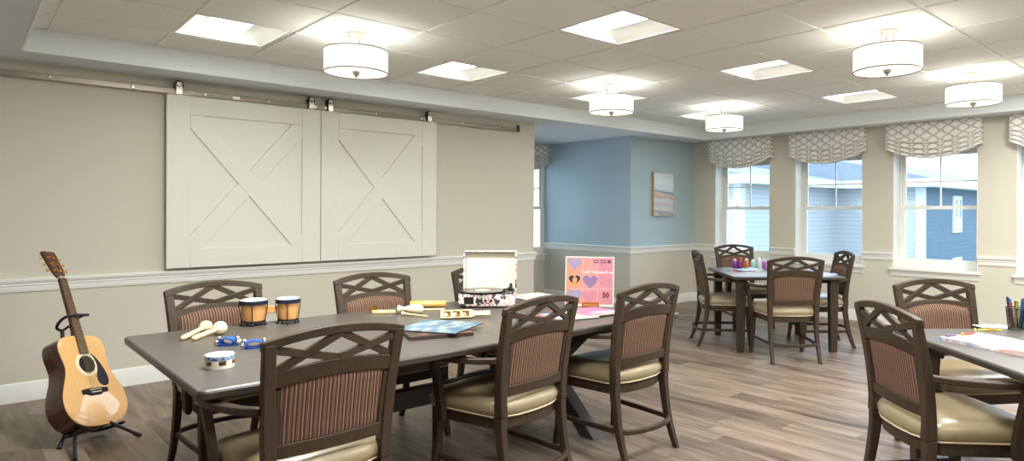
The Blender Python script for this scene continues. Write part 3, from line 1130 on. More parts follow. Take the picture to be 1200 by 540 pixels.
def square_table(loc, rz, label, s):
    t = thing('square_table', label, 'table', loc, rz, None)
    h = s / 2
    mb = MB()
    top_slab(mb, -h, h, -h, h, ZT - .034, ZT, .03)
    mb.build('tabletop', [M['tabletop'], M['tableedge']], t, ang=25)
    g = h - .095
    for sx in (-1, 1):
        for sy in (-1, 1):
            cx_, cy_ = sx * g, sy * g
            MB().loft([[(cx_ + a * w, cy_ + b_ * w, z) for a, b_ in ((-1, -1), (1, -1), (1, 1), (-1, 1))] for z, w in ((0, .030), (.05, .032), (.55, .040), (ZT - .034, .041))]).build('leg', M['wood'], t, bevel=.004)
    return t
square_table((6.13, 3.50, 0), math.radians(-42), 'small square dark table by the windows, holding the paint bottles', 1.08)
square_table((3.645, .585, 0), math.radians(-42), 'square dark table at far right with open coloring book and pen cup', 1.10)

# ------------------------------------------------------------------ guitar on its stand
M['spruce'] = mat('glossy_spruce_top', (226, 176, 112), 0.25, var=0.07, scale=5, stretch=(30, 1, 1), coat=1.0)
M['mahogany'] = mat('glossy_mahogany', (74, 36, 26), 0.25, var=0.15, scale=6, stretch=(12, 2, 12), coat=0.6)
M['rosewood'] = mat('rosewood_fingerboard', (92, 62, 44), 0.45, var=0.15, scale=10, stretch=(20, 2, 1))
M['guard'] = mat('dark_pickguard', (38, 38, 44), 0.2, var=0.05)
M['string'] = mat('bronze_string_wire', (190, 170, 130), 0.35, 1.0, var=0.03)
M['cream'] = mat('cream_plastic_binding', (236, 226, 200), 0.35, var=0.02)

gs = 1.08
ga, gl, gr = math.radians(-46.2), math.radians(25.3), math.radians(-9.5)
n0 = Vector((math.cos(ga), math.sin(ga), 0)); up = Vector((0, 0, 1)); rt = up.cross(n0)
gn = n0 * math.cos(gl) + up * math.sin(gl)
gy0 = up * math.cos(gl) - n0 * math.sin(gl)
gx = rt * math.cos(gr) + gy0 * math.sin(gr)
gyv = -rt * math.sin(gr) + gy0 * math.cos(gr)
gt = thing('acoustic_guitar', 'natural spruce acoustic guitar leaning back in a black floor stand', 'guitar')
gmat = Matrix((gx, gyv, gn)).transposed().to_4x4()
gmat.translation = Vector((.638, 4.633, .096))
gt.matrix_world = gmat @ Matrix.Scale(gs, 4)
gt.rotation_mode = 'XYZ'
half = [(0, 0), (.055, .001), (.115, .012), (.165, .042), (.194, .090), (.201, .135), (.194, .185), (.174, .235), (.150, .285), (.138, .325), (.137, .352), (.143, .395),
        (.1475, .435), (.142, .470), (.118, .498), (.075, .511), (.03, .514)]
hs_ = [Vector((a, b_, 0)) for a, b_ in half]
right = smooth_curve(hs_, 3)
outline = [(p.x, p.y) for p in right] + [(-p.x, p.y) for p in reversed(right[1:])]
def depth(y):
    return lerp(.122, .100, min(1, max(0, y / .51)))
b = MB()
b.loft([[(x, y, -.004) for x, y in outline], [(x, y, -depth(y) + .004) for x, y in outline], [(x * .985, (y - .25) * .985 + .25, -depth(y)) for x, y in outline]])
body = b.build('body', M['mahogany'], gt, ang=35)
MB().loft([[(x, y, -.004) for x, y in outline], [(x, y, -.0006) for x, y in outline], [(x * .994, (y - .25) * .994 + .25, 0.0002) for x, y in outline]]).build('soundboard', M['spruce'], gt, ang=30)
MB().tube([(x, y, -.003) for x, y in outline], .0014, 6, closed=True).build('binding', M['spruce'], gt)
HY = .345
def ring(r0, r1, z, h=.0006, c=(0, HY)):
    m_ = MB()
    N = 40
    m_.loft([[(c[0] + r * math.cos(2 * PI * k / N), c[1] + r * math.sin(2 * PI * k / N), zz) for k in range(N)] for r, zz in ((r0, z), (r0, z + h), (r1, z + h), (r1, z))], cap=False, closed=True)
    return m_
MB().lathe([(.0001, .0003), (.050, .0003), (.050, .0008), (.0001, .0008)], (0, HY, 0), 40).build('soundhole', M['dark_hole'], gt)
rz_ = ring(.050, .054, .0003, .0012)
for a, b_ in ((.056, .0585), (.060, .068)):
    q = ring(a, b_, .0003, .0007)
    rz_.add(q.v, q.f)
rz_.build('rosette', M['cream'], gt)
pg = [(.040, HY + .060), (.062, HY + .040), (.088, HY - .005), (.106, HY - .055), (.112, HY - .095), (.100, HY - .125), (.072, HY - .132), (.046, HY - .112), (.040, HY - .080), (.052, HY - .050), (.0615, HY - .01), (.056, HY + .025)]
MB().prism([(p.x, p.y) for p in smooth_curve([(x, y, 0) for x, y in pg], 4, True)], .0003, .0018).build('pickguard', M['guard'], gt)
BY = .19
br = [(-.082, BY + .012), (-.05, BY + .016), (.05, BY + .016), (.082, BY + .012), (.082, BY - .012), (.05, BY - .014), (.03, BY - .024), (-.03, BY - .024), (-.05, BY - .014), (-.082, BY - .012)]
brd = MB().prism(br, .0003, .009).build('bridge', M['dark_hole'], gt, bevel=.002)
MB().box(-.038, .038, BY + .004, BY + .007, .009, .0125).build('saddle', M['cream'], brd)
for k in range(6):
    MB().lathe([(.0001, .014), (.003, .0135), (.0034, .009)], (-.0275 + .011 * k, BY - .008, 0), 10).build('bridge_pin', M['cream'], brd)
# neck
NY0, NY1 = .405, .862
MB().loft([[(-w, y, .0008), (w, y, .0008), (w * .8, y, -d), (-w * .8, y, -d)] for y, w, d in ((.500, .0275, .055), (.53, .0272, .026), (.60, .0265, .018), (.84, .022, .016), (NY1, .0215, .017))]).build('neck', M['mahogany'], gt, bevel=.004)
fb = MB().loft([[(-w, y, .0009), (w, y, .0009), (w * .96, y, .0066), (-w * .96, y, .0066)] for y, w in ((NY0, .0285), (NY1, .0215))]).build('fingerboard', M['rosewood'], gt)
sl = NY1 - BY - .004
for k in range(1, 20):
    y = NY1 - sl * (1 - 2 ** (-k / 12))
    w = lerp(.0215, .0285, (NY1 - y) / (NY1 - NY0)) * .97
    MB().box(-w, w, y - .0009, y + .0009, .0066, .0077).build('fret', M['silver'], fb)
ins = MB()
for k in (3, 5, 7, 9, 12):
    y = NY1 - sl * (1 - (2 ** (-k / 12) + 2 ** (-(k - 1) / 12)) / 2)
    ins.lathe([(.0001, .0066), (.0028, .0066), (.0028, .0071), (.0001, .0071)], (0, y, 0), 10)
ins.build('fret_marker', M['cream'], fb)
MB().box(-.0215, .0215, NY1, NY1 + .005, .0006, .0095).build('nut', M['cream'], gt)
hd = [(-.0215, 0), (-.034, .030), (-.037, .060), (-.042, .178), (-.034, .183), (.034, .183), (.042, .178), (.037, .060), (.034, .030), (.0215, 0)]
ta = math.radians(12)
hfn = lambda x, y, h: (x, NY1 + .005 + y * math.cos(ta) - h * math.sin(ta) * 0, .001 + h - y * math.sin(ta))
hb = MB().prism(hd, -.015, 0.0, hfn).build('headstock', M['mahogany'], gt, bevel=.002)
lg = MB()
random.seed(3)
x = -.022
for k in range(6):   # worn gold maker's lettering across the top of the headstock
    w = .0055
    p = [hfn(x, .160, .0006), hfn(x + w, .160, .0006), hfn(x + w, .170, .0006), hfn(x, .170, .0006)]
    lg.add([p[0], lerp(Vector(p[0]), Vector(p[1]), .3), lerp(Vector(p[3]), Vector(p[2]), .3), p[3]], [(0, 1, 2, 3)])
    lg.add([lerp(Vector(p[0]), Vector(p[1]), .7), p[1], p[2], lerp(Vector(p[3]), Vector(p[2]), .7)], [(0, 1, 2, 3)])
    lg.add([lerp(Vector(p[0]), Vector(p[3]), .4), lerp(Vector(p[1]), Vector(p[2]), .4), lerp(Vector(p[1]), Vector(p[2]), .62), lerp(Vector(p[0]), Vector(p[3]), .62)], [(0, 1, 2, 3)])
    x += .0075
lg.build('headstock_lettering', M['brass'], hb)
for sx in (-1, 1):
    for k in range(3):
        y = .048 + .045 * k
        cxp = sx * .019
        pt = MB()
        c0 = Vector(hfn(cxp, y, 0))
        hn = Vector((0, -math.sin(ta) * 0, 1))
        pt.lathe([(.0075, 0), (.0075, .002), (.004, .003), (.0035, .016), (.0001, .0165)], c0, 14)
        e0 = Vector(hfn(sx * .038, y, -.008)); e1 = Vector(hfn(sx * .056, y, -.008))
        pt.tube([e0, e1], .0025, 8)
        c1 = Vector(hfn(sx * .062, y, -.008))
        pt.ball(c1, .0095, 12, (.8, 1.05, .55))
        pt.build('tuning_peg', M['brass'], gt)
for k in range(6):
    x0, x1 = -.0275 + .011 * k, -.0175 + .007 * k
    sx = -1 if k < 3 else 1
    py = .048 + .045 * (k if k < 3 else 5 - k)
    MB().tube([(x0, BY + .005, .0125), (x1, NY1 + .002, .0098), hfn(sx * .019, py, .010)], .0006 if k > 2 else .0008, 5).build('string', M['string'], gt)

gp = lambda x, y, z: gt.matrix_world @ Vector((x, y, z))
st = thing('guitar_stand', 'black folding tripod guitar stand under the acoustic guitar', 'stand', (.60, 4.66, 0))
stl = lambda p: Vector(p) - Vector((.60, 4.66, 0))
hub = Vector((.585, 4.66, .115))
def pole(pts, r, name, par=st):
    return MB().tube([stl(p) for p in pts], r, 10).build(name, M['black'], par)
backlow = gp(0, .10, -.150)
ymid = gp(0, .58, -.085)
hub = Vector((backlow.x, backlow.y, .16))
pole([hub + Vector((0, 0, -.05)), hub, backlow, gp(0, .30, -.15), ymid], .011, 'post')
MB().lathe([(.020, -.05), (.024, -.03), (.024, .03), (.018, .05)], stl(hub), 16).build('hub', M['black'], st)
for fx, fy in ((.433, 4.639), (.47, 4.36), (.800, 4.571)):
    f = Vector((fx, fy, .012))
    lg_ = pole([hub + Vector((0, 0, -.02)), lerp(hub, f, .5) + Vector((0, 0, .012)), f], .0095, 'leg')
    MB().tube([stl(lerp(hub, f, .93)), stl(f + (f - hub).normalized() * .01)], .0125, 10).build('rubber_foot', M['black'], lg_)
for sx in (-1, 1):
    a = [backlow, gp(sx * .06, .02, -.15), gp(sx * .105, .004, -.13), gp(sx * .112, -.008, -.06), gp(sx * .115, -.012, .004), gp(sx * .116, -.008, .014)]
    ca = pole(smooth_curve(a, 4), .009, 'cradle_arm')
yk = pole(smooth_curve([ymid, gp(-.045, .59, -.07), gp(-.062, .61, -.03), gp(-.050, .625, .012), gp(0, .628, .022), gp(.05, .628, .020), gp(.085, .632, .014)], 4), .0085, 'neck_yoke')
pole([ymid, gp(.03, .6, -.055), gp(.05, .625, -.02), gp(.05, .628, .018)], .007, 'yoke_latch')

# ------------------------------------------------------------------ instruments on the long table
def maraca(hx, hy, ex, ey, label, r, wood):
    t = thing('maraca', label, 'maraca', (hx, hy, ZT), 0, 'crossed wooden maracas')
    d = Vector((ex - hx, ey - hy, 0)); L = d.length; d.normalize()
    ax = (Vector((d.x * L, d.y * L, .011 - r))).normalized()
    MB().lathe([(.0001, -r), (r * .5, -r * .87), (r * .87, -r * .5), (r, 0), (r * .90, r * .45), (r * .62, r * .82), (.014, r * 1.12)], (0, 0, r), 24, ax).build('shaker_head', wood, t, ang=80)
    MB().lathe([(.0135, r * 1.02), (.0115, r * 1.3), (.010, L * .45), (.012, L * .75), (.0125, L * .93), (.008, L), (.0001, L + .002)], (0, 0, r), 16, ax).build('handle', M['pale_wood'], t, ang=60)
maraca(.915, 3.625, .775, 3.475, 'pale wooden maraca lying behind its twin, farther from the blue bells', .031, M['pale_wood'])
maraca(.955, 3.530, .810, 3.435, 'cream headed wooden maraca lying in front of its twin', .033, M['cream_wood'])

def bell_strap(x, y, rz, label):
    t = thing('wrist_bell', label, 'bells', (x, y, ZT), rz, 'blue wrist bells')
    b_ = MB()
    N = 20
    rr = [(.030 * math.cos(2 * PI * k / N), .020 * math.sin(2 * PI * k / N) + .021) for k in range(N)]
    ri = [(x_ * .82, (z_ - .021) * .75 + .021) for x_, z_ in rr]
    rr = [(x_ * 1.35, z_ * 1.1) for x_, z_ in rr]; ri = [(x_ * 1.35, z_ * 1.1) for x_, z_ in ri]
    b_.loft([[(x_, -.028, z_) for x_, z_ in rr], [(x_, .028, z_) for x_, z_ in rr], [(x_, .028, z_) for x_, z_ in ri], [(x_, -.028, z_) for x_, z_ in ri]], cap=False, closed=True)
    for s_ in (-1, 1):
        b_.box(s_ * .030 - .018, s_ * .030 + .018, -.020, .020, .001, .008)
    band = b_.build('strap', M['blue_band'], t, ang=50)
    for bx, by, bz in ((-.058, -.013, .020), (-.058, .013, .020), (.058, -.013, .020), (.058, .013, .020), (-.050, .0, .040), (.050, .0, .040)):
        q = MB()
        q.ball((bx, by, bz), .0125, 14)
        q.tube([(bx + .0127 * math.cos(a), by, bz + .0127 * math.sin(a)) for a in [PI * k / 8 for k in range(9)]], .0012, 5)
        bl = q.build('jingle_bell', M['silver'], t)
    t.scale = (.8, .8, .8)
    return t
bell_strap(.905, 3.225, math.radians(-35), 'blue strap of silver jingle bells, nearer the maracas')
bell_strap(.972, 3.085, math.radians(-18), 'blue strap of silver jingle bells, the one farther from the maracas')

# tambourine
t = thing('tambourine', 'small white headed tambourine with a blue checked rim band', 'tambourine', (.757, 2.80, ZT))
R, Hh = .051, .052
tm = MB()
M['rim_white'] = mat('white_lacquered_rim', (236, 232, 220), 0.35, var=0.03)
slots = [(2 * PI * k / 6 + .45, .26) for k in range(6)]
def shell(mb_, z0, z1, a0, a1, n):
    ring_ = []
    for k in range(n + 1):
        a = lerp(a0, a1, k / n)
        ring_.append([(R * math.cos(a), R * math.sin(a), z0), ((R - .006) * math.cos(a), (R - .006) * math.sin(a), z0), ((R - .006) * math.cos(a), (R - .006) * math.sin(a), z1), (R * math.cos(a), R * math.sin(a), z1)])
    mb_.loft(ring_)
def annulus(mb_, r0, r1, z0, z1, n=48):
    mb_.loft([[(r * math.cos(2 * PI * k / n), r * math.sin(2 * PI * k / n), z) for k in range(n)] for r, z in ((r0, z0), (r1, z0), (r1, z1), (r0, z1))], cap=False, closed=True)
annulus(tm, R - .006, R, 0, .013)
annulus(tm, R - .006, R, .030, Hh - .001)
for k in range(6):
    a0 = slots[k][0] + .26
    shell(tm, .013, .030, a0, slots[k][0] + 2 * PI / 6 - .26, 6)
tm.build('rim', M['rim_white'], t, ang=30)
MB().lathe([(.0001, Hh), (R - .004, Hh), (R + .001, Hh - .002), (R + .001, Hh - .006), (.0001, Hh - .006)], n=48).build('drum_head', M['hide'], t)
M['check'] = ramp_mat('blue_checked_band', [(0, (60, 92, 150)), (.48, (60, 92, 150)), (.5, (150, 176, 206)), (1, (190, 205, 220))], 0.6, scale=90, detail=0, interp='CONSTANT')
bm_ = MB()
annulus(bm_, R - .0005, R + .0018, .033, .046)
bm_.build('rim_band', M['check'], t)
for k in range(6):
    a = slots[k][0]
    j = MB()
    c_ = ((R - .004) * math.cos(a), (R - .004) * math.sin(a))
    for z in (.0195, .0245):
        j.lathe([(.0001, z + .0015), (.006, z + .001), (.0115, z), (.0115, z + .0008), (.006, z + .002), (.0001, z + .0022)], (c_[0], c_[1], 0), 18)
    j.tube([(c_[0], c_[1], .012), (c_[0], c_[1], .031)], .0012, 6)
    j.build('jingle', M['brass'], t)

# bongos
t = thing('bongo_drums', 'pair of honey wood bongo drums joined by a wooden block', 'drums', (1.25, 3.68, ZT), math.radians(-20))
def bongo(x, r):
    H0, H1 = .024, .130
    s_ = MB().lathe([(r * .80, H0), (r * .86, .05), (r * .90, .08), (r * .91, H1), (r * .84, H1), (r * .74, H0)], (x, 0, 0), 32)
    sh_ = s_.build('drum_shell', M['honey_shell'], t, ang=50)
    MB().lathe([(.0001, H1 + .010), (r * .80, H1 + .009), (r * .97, H1 + .004), (r * 1.0, H1 - .004), (r * .93, H1 - .004), (.0001, H1)], (x, 0, 0), 32).build('drum_head', M['hide'], sh_, ang=50)
    c_ = MB()
    N = 32
    c_.loft([[(x + q * math.cos(2 * PI * k / N), q * math.sin(2 * PI * k / N), z) for k in range(N)] for q, z in ((r * 1.0, H1 - .018), (r * 1.05, H1 - .018), (r * 1.05, H1 + .002), (r * 1.0, H1 + .003))], cap=False, closed=True)
    c_.build('tension_hoop', M['navy_metal'], sh_)
    c2 = MB()
    c2.loft([[(x + q * math.cos(2 * PI * k / N), q * math.sin(2 * PI * k / N), z) for k in range(N)] for q, z in ((r * .70, .016), (r * .86, .016), (r * .86, .026), (r * .70, .026))], cap=False, closed=True)
    c2.build('base_hoop', M['black'], sh_)
    for k in range(5):
        a = 2 * PI * k / 5 + .9
        lug = MB()
        q0, q1 = r * 1.06, r * .90
        lug.tube([(x + q0 * math.cos(a), q0 * math.sin(a), H1 - .006), (x + q0 * 1.02 * math.cos(a), q0 * 1.02 * math.sin(a), H1 - .03), (x + q1 * math.cos(a), q1 * math.sin(a), .03), (x + q1 * math.cos(a), q1 * math.sin(a), .014)], .0024, 6)
        lug.ball((x + q1 * math.cos(a), q1 * math.sin(a), .0085), .0085, 10)
        lug.build('tension_lug', M['black'], sh_)
M['honey_shell'] = mat('striped_honey_wood_shell', (216, 158, 96), 0.35, var=0.18, scale=16, stretch=(3, 3, .4), coat=0.3)
M['navy_metal'] = mat('dark_navy_metal_hoop', (34, 40, 66), 0.3, 0.3, var=0.08)
bongo(-.088, .068)
bongo(.082, .060)
MB().box(-.026, .026, -.014, .014, .060, .098).build('joining_block', M['honey_shell'], t, bevel=.003)

# small brass cymbal tongs
t = thing('cymbal_tongs', 'small pair of brass cymbals on wooden tongs', 'percussion instrument', (1.82, 3.655, ZT), math.radians(-40))
for sg in (-1, 1):
    MB().loft([[(x, y_ + sg * .010 * k, z_ + .011) for y_, z_ in ((-.0045, -.009), (.0045, -.009), (.0045, .009), (-.0045, .009))] for x, k in ((.0, .9), (.05, 1.2), (.10, .55), (.135, .5))]).build('tong_arm', M['pale_wood'], t, bevel=.002)
    MB().lathe([(.0001, .001), (.007, .002), (.010, .007), (.024, .009), (.024, .0105), (.010, .009), (.0001, .0045)], (.004, sg * -.001, .0245), 24, (.35, -sg * 1, 0)).build('cymbal', M['brass'], t)
MB().tube([(.132, -.008, .011), (.132, .008, .011)], .005, 8).build('hinge_block', M['pale_wood'], t)

# guiro with its beaters
t = thing('guiro', 'pear shaped pale wooden guiro with a flared mouth', 'percussion instrument', (1.985, 3.475, ZT))
ax = Vector((2.075 - 1.905, 3.365 - 3.53, 0)).normalized()
pf = [(.0001, -.088), (.020, -.088), (.0235, -.082), (.020, -.074), (.0135, -.060), (.014, -.045), (.020, -.028)]
for k in range(12):
    z = lerp(-.02, .045, k / 11)
    rr = .030 * math.sin(lerp(.75, 2.1, k / 11)) 
    pf += [(rr + .0012, z), (rr - .0008, z + .003)]
pf += [(.022, .056), (.011, .064), (.0001, .066)]
MB().lathe(pf, (0, 0, .0298), 26, ax).build('guiro_body', M['cream_wood'], t, ang=60)
def stick(name, label, a, b_, r, knob, m_, cat='beater'):
    A, B = Vector(a), Vector(b_)
    t_ = thing(name, label, cat, A)
    d = B - A
    L = d.length
    MB().lathe([(.0001, 0), (r, .001), (r, L - .001), (.0001, L)], (0, 0, 0), 12, d).build('shaft', m_, t_)
    if knob:
        MB().lathe([(.0001, -.012), (knob * .8, -.008), (knob, 0), (knob * .8, .008), (.0001, .012)], (0, 0, 0), 14, d).build('tip', m_, t_)
stick('beater_stick', 'thin wooden beater lying in front of the guiro', (1.915, 3.462, ZT + .012), (1.985, 3.305, ZT + .0065), .005, .012, M['pale_wood'])
stick('beater_stick', 'short wooden beater lying between guiro and the bamboo tube', (2.085, 3.555, ZT + .006), (2.215, 3.485, ZT + .006), .006, 0, M['pale_wood'])
# bamboo tube shaker
t = thing('tube_shaker', 'yellow bamboo tube shaker with carved ends', 'percussion instrument', (2.19, 3.64, ZT))
d = Vector((2.275 - 2.115, 3.575 - 3.70, 0))
L = d.length * 1.1
MB().lathe([(.0001, -L / 2), (.019, -L / 2), (.0215, -L / 2 + .004), (.0215, -.03), (.0225, -.024), (.0215, -.018), (.0215, .018), (.0225, .024), (.0215, .03), (.0215, L / 2 - .004), (.019, L / 2), (.0001, L / 2)], (0, 0, .0226), 24, d).build('tube', M['honey_wood'], t, ang=50)
rg = MB()
for s_ in (-.012, .0, .012):
    rg.lathe([(.0217, s_ - .002), (.0222, s_), (.0217, s_ + .002)], (0, 0, .0226), 24, d)
rg.build('painted_ring', M['pale_wood'], t)
# jingle stick
t = thing('jingle_stick', 'flat pale wooden jingle stick with three slots of brass jingles', 'percussion instrument', (2.125, 3.135, ZT), math.atan2(3.073 - 3.195, 2.236 - 2.012))
t.rotation_euler = (math.radians(68), 0, math.atan2(3.073 - 3.195, 2.236 - 2.012))
t.location = (2.125, 3.150, ZT + .0200)
js = MB()
zb, zt_ = .004, .026
for y0, y1 in ((-.023, -.016), (.016, .023)):
    js.box(-.130, .045, y0, y1, zb, zt_)
for x0, x1 in ((-.130, -.112), (-.072, -.060), (-.020, -.008), (.032, .045)):
    js.box(x0, x1, -.016, .016, zb, zt_)
js.loft([[(x, y * w, z) for y, z in ((-1, zb), (1, zb), (1, zt_), (-1, zt_))] for x, w in ((.045, .023), (.062, .0135), (.11, .0125), (.15, .014))])
js.build('stick_body', M['pale_wood'], t, bevel=.002)
for xc in (-.092, -.040, .012):
    j = MB()
    for s_ in (-.006, .002):
        j.lathe([(.0001, s_ + .002), (.006, s_ + .0016), (.0150, s_), (.0150, s_ + .0012), (.006, s_ + .003), (.0001, s_ + .0034)], (xc, 0, .016), 20, (0, .35, 1))
    j.tube([(xc, -.017, .016), (xc, .017, .016)], .0012, 6)
    j.build('jingle', M['brass'], t)
    
# ------------------------------------------------------------------ record sleeves
M['cloud_cover'] = ramp_mat('blue_cloud_print', [(.0, (44, 66, 86)), (.38, (62, 92, 116)), (.50, (100, 124, 138)), (.56, (150, 160, 162)), (.62, (84, 94, 98)), (1, (48, 66, 82))], 0.5, scale=5.5, stretch=(1, 2.2, 1))
M['brown_cover'] = ramp_mat('brown_photo_print', [(.0, (36, 30, 30)), (.46, (60, 48, 44)), (.54, (150, 96, 72)), (.6, (84, 60, 52)), (1, (40, 36, 38))], 0.35, scale=9)
M['orange_cover'] = ramp_mat('orange_print', [(.0, (130, 50, 38)), (.45, (176, 84, 60)), (.54, (80, 84, 104)), (1, (44, 46, 60))], 0.35, scale=8)
M['pale_cover'] = ramp_mat('pale_blue_print', [(.0, (150, 172, 200)), (.5, (212, 222, 232)), (1, (238, 238, 238))], 0.35, scale=6)
M['pink_cover'] = ramp_mat('pink_print', [(.0, (150, 84, 120)), (.5, (172, 116, 152)), (.62, (206, 180, 204)), (1, (150, 96, 132))], 0.3, scale=6)
M['dark_card'] = mat('dark_sleeve_edge', (64, 50, 44), 0.7, var=0.2, scale=40)
M['card'] = mat('cardboard_edge', (214, 196, 168), 0.8, var=0.05)
def sleeve(x, y, z, rz, s, th, m_, label, tilt=0.0, group='record sleeves on the long table'):
    t_ = thing('record_sleeve', label, 'record sleeve', (x, y, z), rz, group)
    c_ = MB()
    c_.box(-s / 2, s / 2, -s / 2, s / 2, 0.0, th)
    o_ = c_.build('sleeve', M['dark_card'] if m_ in (M['brown_cover'], M['cloud_cover'], M['orange_cover']) else M['card'], t_, bevel=.0008)
    MB().box(-s / 2 + .001, s / 2 - .001, -s / 2 + .001, s / 2 - .001, th, th + .0004).build('printed_cover', m_, t_)
    t_.rotation_euler = (tilt, 0, rz)
    return t_
S = .312
sleeve(1.756, 2.862, ZT + .0003, math.radians(-17), S, .018, M['brown_cover'], 'thick brown gatefold record sleeve lying under the blue one')
sleeve(1.812, 2.890, ZT + .0195, math.radians(30), S * 1.05, .005, M['cloud_cover'], 'blue cloudy record sleeve on top of the brown gatefold')
sleeve(2.54, 2.83, ZT + .0003, math.radians(10), S, .004, M['orange_cover'], 'orange and dark record sleeve glimpsed through the chair back lattice')
sleeve(2.60, 2.77, ZT + .0048, math.radians(-12), S * .8, .004, M['pale_cover'], 'pale blue record sleeve on the orange one, behind the chair back lattice')
sleeve(2.775, 2.765, ZT + .0003 + .009, math.radians(-6), .26, .008, M['pink_cover'], 'pink record sleeve lying flat before the standing heart album')
sleeve(3.03, 3.60, ZT + .0003, math.radians(-4), S, .004, M['paper'], 'white paper record sleeve at far end of the table behind the record player')

# standing album with hearts
rzp = math.atan2(2.874 - 3.123, 3.091 - 2.900)
pa = thing('album_cover', 'upright pink album cover with a grid of hearts', 'album cover', (2.992, 3.005, ZT), rzp)
M['sunset'] = bpy.data.materials.new('orange_to_pink_print')
M['sunset'].use_nodes = True
_t = M['sunset'].node_tree
_b = _t.nodes['Principled BSDF']
_b.inputs['Roughness'].default_value = 0.3
_tc = _t.nodes.new('ShaderNodeTexCoord')
_s = _t.nodes.new('ShaderNodeSeparateXYZ')
_t.links.new(_tc.outputs['Object'], _s.inputs[0])
_n = _t.nodes.new('ShaderNodeTexNoise')
_n.inputs['Scale'].default_value = 9
_t.links.new(_tc.outputs['Object'], _n.inputs['Vector'])
_f = math_node(_t, 'ADD', math_node(_t, 'MULTIPLY_ADD', _s.outputs['X'], 2.2, .32), math_node(_t, 'MULTIPLY', _n.outputs['Fac'], .35))
_f = math_node(_t, 'SUBTRACT', _f, math_node(_t, 'MULTIPLY', _s.outputs['Z'], .25))
_r = _t.nodes.new('ShaderNodeValToRGB')
_r.color_ramp.elements[0].position = 0.08
_r.color_ramp.elements[0].color = lin((206, 136, 102))
_r.color_ramp.elements[1].position = 0.95
_r.color_ramp.elements[1].color = lin((180, 116, 136))
_e = _r.color_ramp.elements.new(.45)
_e.color = lin((196, 138, 136))
_t.links.new(_f, _r.inputs['Fac'])
_t.links.new(_r.outputs['Color'], _b.inputs['Base Color'])
S2, lean = .318, math.radians(7)
fp = lambda x, z, h=0.0: (x, z * math.sin(lean) - h * math.cos(lean), .0005 + z * math.cos(lean) + h * math.sin(lean) * 0)
def panel(mb_, x0, x1, z0, z1, h0, h1):
    mb_.prism([(x0, z0), (x1, z0), (x1, z1), (x0, z1)], h0, h1, lambda x, y, h: fp(x, y, h))
q = MB(); panel(q, -S2 / 2, S2 / 2, 0, S2, -.006, 0)
q.build('sleeve', mat('pale_sleeve_edge', (236, 214, 204), 0.5, var=.02), pa)
q = MB(); panel(q, -S2 / 2 + .006, S2 / 2 - .006, .012, S2 - .006, 0, .0004)
q.build('printed_cover', M['sunset'], pa)
def heart(cx_, cz_, w):
    pts = []
    for k in range(32):
        a = 2 * PI * k / 32
        pts.append((cx_ + w / 2 * math.sin(a) ** 3, cz_ + w / 2 * (13 * math.cos(a) - 5 * math.cos(2 * a) - 2 * math.cos(3 * a) - math.cos(4 * a)) / 16))
    return pts
HM = [mat('heart_print_lilac', (148, 136, 160), .35, var=.06, scale=40), mat('heart_print_violet', (134, 108, 144), .35, var=.06, scale=40), mat('heart_print_rose', (188, 124, 136), .35, var=.06, scale=40)]
for cx_, cz_, k in ((-.098, .275, 0), (.005, .160, 1), (-.098, .070, 0), (.102, .165, 2), (.102, .262, 2), (.0, .062, 2)):
    MB().prism(heart(cx_, cz_, .098), .0004, .0008, fp).build('heart_print', HM[k], pa)
MB().prism(heart(-.098, .168, .088), .0004, .0007, fp).build('heart_print', mat('heart_print_pale', (206, 176, 160), .35, var=.03), pa)
ph_ = MB().prism(heart(-.098, .168, .078), .0007, .0010, fp).build('heart_portrait', mat('heart_portrait_dark_print', (52, 42, 44), .35, var=.2, scale=60), pa)
MB().prism([(-.096 + .016 * math.cos(2 * PI * k / 20), .166 + .020 * math.sin(2 * PI * k / 20)) for k in range(20)], .0010, .0012, fp).build('portrait_face', mat('warm_skin_print', (206, 140, 96), .4, var=.08), ph_)
MB().prism([(-.116, .138), (-.098, .125), (-.080, .138), (-.088, .150), (-.108, .150)], .0010, .0012, fp).build('portrait_shoulders', mat('ochre_print', (196, 150, 60), .4, var=.1), ph_)
ln = MB()
panel(ln, -.13, .15, .1105, .113, .0004, .0008); panel(ln, .052, .0535, .02, .30, .0004, .0007); panel(ln, -.042, -.0405, .02, .30, .0004, .0007)
ln.build('grid_line_print', mat('pale_line_print', (236, 190, 190), .4, var=.02), pa)
tl = MB()
random.seed(11)
x = -.045
while x < .148:      # hand-lettered white title, too blurred in the photo to read
    w = random.uniform(.006, .011)
    hgt = random.choice((.010, .013, .019))
    z0 = .212
    panel(tl, x, x + .0028, z0, z0 + hgt, .0009, .0012)
    if random.random() < .7: panel(tl, x + .0028, x + w, z0 + hgt * .5, z0 + hgt * .5 + .003, .0009, .0012)
    if random.random() < .6: panel(tl, x + w - .0026, x + w, z0, z0 + .011, .0009, .0012)
    x += w + (.0035 if random.random() < .85 else .012)
tl.build('title_lettering', mat('white_lettering_print', (246, 232, 230), .4, var=.02), pa)
lb = MB()
for x0, x1 in ((.025, .058), (.070, .104), (.115, .138)):
    panel(lb, x0, x1, .278, .298, .0009, .0012)
lb.build('label_mark_print', mat('plum_mark_print', (96, 50, 76), .4, var=.06), pa)
wl = MB()
for x0, x1 in ((.029, .054), (.074, .100)):
    panel(wl, x0, x1, .286, .290, .0012, .0014)
wl.build('label_mark_line', mat('pale_mark_print', (226, 196, 206), .4, var=.03), pa)
tcv = bpy.data.curves.new('number_print_outline', 'FONT')
tcv.body = '50'
tcv.size = .044
tcv.extrude = .0002
tcv.offset = .0016
tco = bpy.data.objects.new('number_print_outline', tcv)
COL.objects.link(tco)
bpy.context.view_layer.update()
nme = bpy.data.meshes.new_from_object(tco.evaluated_get(bpy.context.evaluated_depsgraph_get()))
bpy.data.objects.remove(tco)
